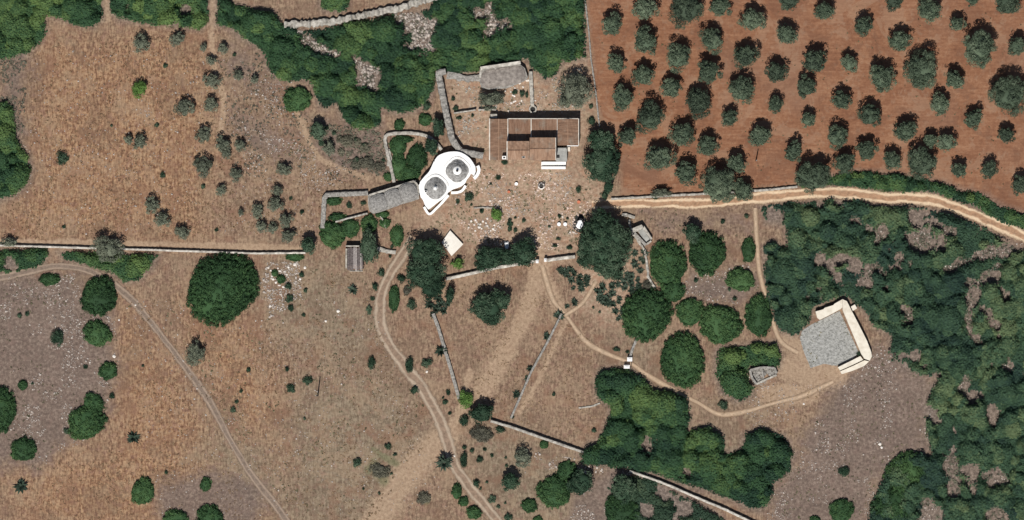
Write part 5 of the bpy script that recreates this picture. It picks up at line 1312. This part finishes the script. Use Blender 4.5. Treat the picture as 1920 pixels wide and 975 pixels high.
scatter_stones('loose_stones', 'grey tumbled stones filling the collapsed ruin in the thicket', [[(1406, 692), (1452, 690), (1458, 702), (1420, 722), (1410, 710)]], 260, .14, .34, 14, 'greystone', clump=.2)

# dry tufts of grass and weeds: real little clumps that roughen the fields
def scatter_tufts(name, label, regions, dens, smin, smax, seed, mat, clump=0.45, per=5):
    rng = np.random.default_rng(seed); P_ = []
    roads = [[(1110, 384), (1320, 381), (1500, 364), (1610, 364), (1750, 376), (1900, 434)], [(775, 445), (722, 532), (713, 570), (733, 652), (800, 742), (840, 832), (882, 915), (955, 1005)]]
    for r in regions:
        px = [p[0] for p in r]; py = [p[1] for p in r]
        n = int((max(px) - min(px)) * (max(py) - min(py)) / 64.0 * dens * 2)
        x = X(rng.uniform(min(px), max(px), n)); y = Y(rng.uniform(min(py), max(py), n))
        k = (poly_sd(r, x, y) > 0) & (fbm(x, y, 5.0, seed + 2) > clump)
        for q in roads: k &= line_d(q, x, y) > 1.5
        P_.append(np.stack([x[k], y[k]], -1))
    p = np.concatenate(P_); n = len(p)
    s_ = rng.uniform(smin, smax, n)
    off = rng.normal(0, 0.35, (n, per, 2)) * s_[:, None, None]
    pts = np.concatenate([p[:, None, :] + off, (s_[:, None, None] * rng.uniform(.15, .5, (n, per, 1)))], -1).reshape(-1, 3)
    nr = rng.normal(0, 0.8, (n * per, 3)); nr[:, 2] = np.abs(nr[:, 2]) + 0.3
    v, f, t = leaf_quads(pts, nr, np.repeat(s_, per) * rng.uniform(.6, 1.2, n * per), np.repeat(rng.random(n), per), rng)
    v[:, 2] = np.maximum(v[:, 2], 0.01)
    return tag(link(name, mesh_np(name, v, f, M[mat], {'tint': ('FLOAT', t)})), label, 'grass', None, 'stuff')
M['strawtuft'] = leaf_mat('dry_straw', a4(.11, .07, .042), a4(.235, .155, .092), a4(.38, .27, .165))
M['weed'] = leaf_mat('dry_weeds', a4(.06, .062, .035), a4(.12, .115, .065), a4(.22, .19, .11))
FIELD_L = [(60, 70), (390, 70), (560, 200), (690, 330), (600, 440), (20, 448), (10, 395), (62, 330), (50, 130)]
FIELD_B = [(230, 560), (330, 560), (480, 620), (560, 500), (690, 520), (820, 800), (700, 975), (560, 975), (300, 640)]
FIELD_C = [(840, 540), (1000, 505), (1050, 590), (1160, 680), (1110, 740), (1120, 800), (1080, 830), (900, 770)]
scatter_tufts('dry_grass', 'dry straw tufts over the upper left field', [FIELD_L], 0.55, .16, .38, 31, 'strawtuft', .42)
scatter_tufts('dry_grass', 'dry straw tufts over the lower left and open fields', [FIELD_B, [(60, 880), (220, 840), (300, 660), (480, 975), (60, 975)]], 0.5, .16, .36, 32, 'strawtuft', .44)
scatter_tufts('dry_grass', 'dry grass over the central field and the slope right of it', [FIELD_C, [(1300, 745), (1560, 700), (1500, 830), (1390, 800)]], 0.45, .15, .34, 33, 'strawtuft', .44)
scatter_tufts('weeds', 'small dull weeds over the open lower field', [FIELD_B], 0.22, .16, .42, 34, 'weed', .52)
scatter_tufts('weeds', 'small dull weeds over the yards', [[(880, 310), (1100, 320), (1120, 390), (1070, 475), (900, 460), (790, 430), (840, 400)], [(845, 150), (1000, 160), (1095, 130), (1100, 290), (1090, 300), (1088, 210), (915, 212), (910, 285), (860, 270)]], 0.5, .14, .42, 35, 'weed', .5)
scatter_tufts('weeds', 'small dull weeds over the rocky grounds and clearings', [Z_ROCK[0], Z_ROCK[1], Z_ROCK[2], Z_ROCK[3], Z_ROCK[4], Z_ROCK[7], Z_ROCK[9]], 0.3, .14, .36, 36, 'weed', .5)
scatter_tufts('weeds', 'sparse weeds on the red grove soil', [Z_RED[:4] + [(1130, 240), (1168, 368), (1500, 348), (1690, 330), (1920, 400), (1920, 0)]], 0.07, .14, .34, 37, 'weed', .5)
scatter_tufts('twiggy_scrub', 'brown twiggy scrub in the gaps of the thickets', WOODS[0][6] + WOODS[2][6] + [[(0, 110), (50, 110), (45, 260), (0, 190)], [(590, 230), (720, 245), (730, 335), (620, 300)]], 1.3, .25, .6, 38, 'greyshrub', .38)

w2 = empty('stone_well', P(1015, 349)); tag(w2, 'old well with a white rim and dark mouth in the middle of the yard', 'well')
MB().lathe([(0.85, 0), (0.8, 0.75), (0.55, 0.78), (0.52, 0.1)], 20, 0, 0, .03).build('well_ring', M['limestone'], w2)
MB().lathe([(0.51, 0.2), (0.02, 0.21)], 16).build('water', M['darkhole_shade'], w2)
MB().box(-.75, -.6, -.1, .1, .6, 1.9).build('post', M['wood_old'], w2); MB().box(.6, .75, -.1, .1, .6, 1.9).build('post', M['wood_old'], w2); MB().box(-.8, .8, -.08, .08, 1.9, 2.05).build('beam', M['wood_old'], w2)
M['terracotta'] = plain('terracotta', a4(.42, .13, .07), a4(.58, .22, .13), 3.0)
def pot(px, py, d, label, mat):
    r = d / S / 2; e = empty('garden_pot', P(px, py)); tag(e, label, 'pot')
    MB().lathe([(r * .7, 0), (r, .6), (r * 1.08, .62), (r * 1.08, .72), (r * .85, .72), (r * .8, .62)], 16).build('body', M[mat], e)
    MB().lathe([(r * .82, .6), (.02, .61)], 14).build('soil', M['darkhole_shade'], e)
pot(954, 360, 5, 'reddish pot in the yard between trulli and well', 'terracotta')
pot(1085, 379, 6, 'reddish pot in the yard near the start of the road', 'terracotta')
pot(968, 345, 6, 'white pot with dark soil left of the yard well', 'canvas')

scatter_tufts('twiggy_scrub', 'rough grey-brown scrub between straw field and upper thicket', [[(400, 60), (500, 95), (545, 170), (600, 250), (720, 330), (600, 345), (430, 330), (400, 200)]], 0.45, .2, .5, 41, 'greyshrub', .5)
scatter_tufts('weeds', 'weeds growing through the threshing floor', [fl], 0.45, .14, .36, 42, 'weed', .52)
scatter_stones('loose_stones', 'pinkish rubble crumbs across the farmyard', [[(885, 325), (1090, 322), (1110, 390), (1070, 470), (900, 460), (850, 410)]], 900, .1, .22, 43, 'pinkpot', clump=.54)
scatter_stones('loose_stones', 'stone crumbs around the walled yard behind the farmhouse', [[(845, 150), (1000, 160), (1090, 120), (1098, 210), (915, 212), (905, 285), (862, 270)]], 500, .1, .24, 44, 'palestone', clump=.5)
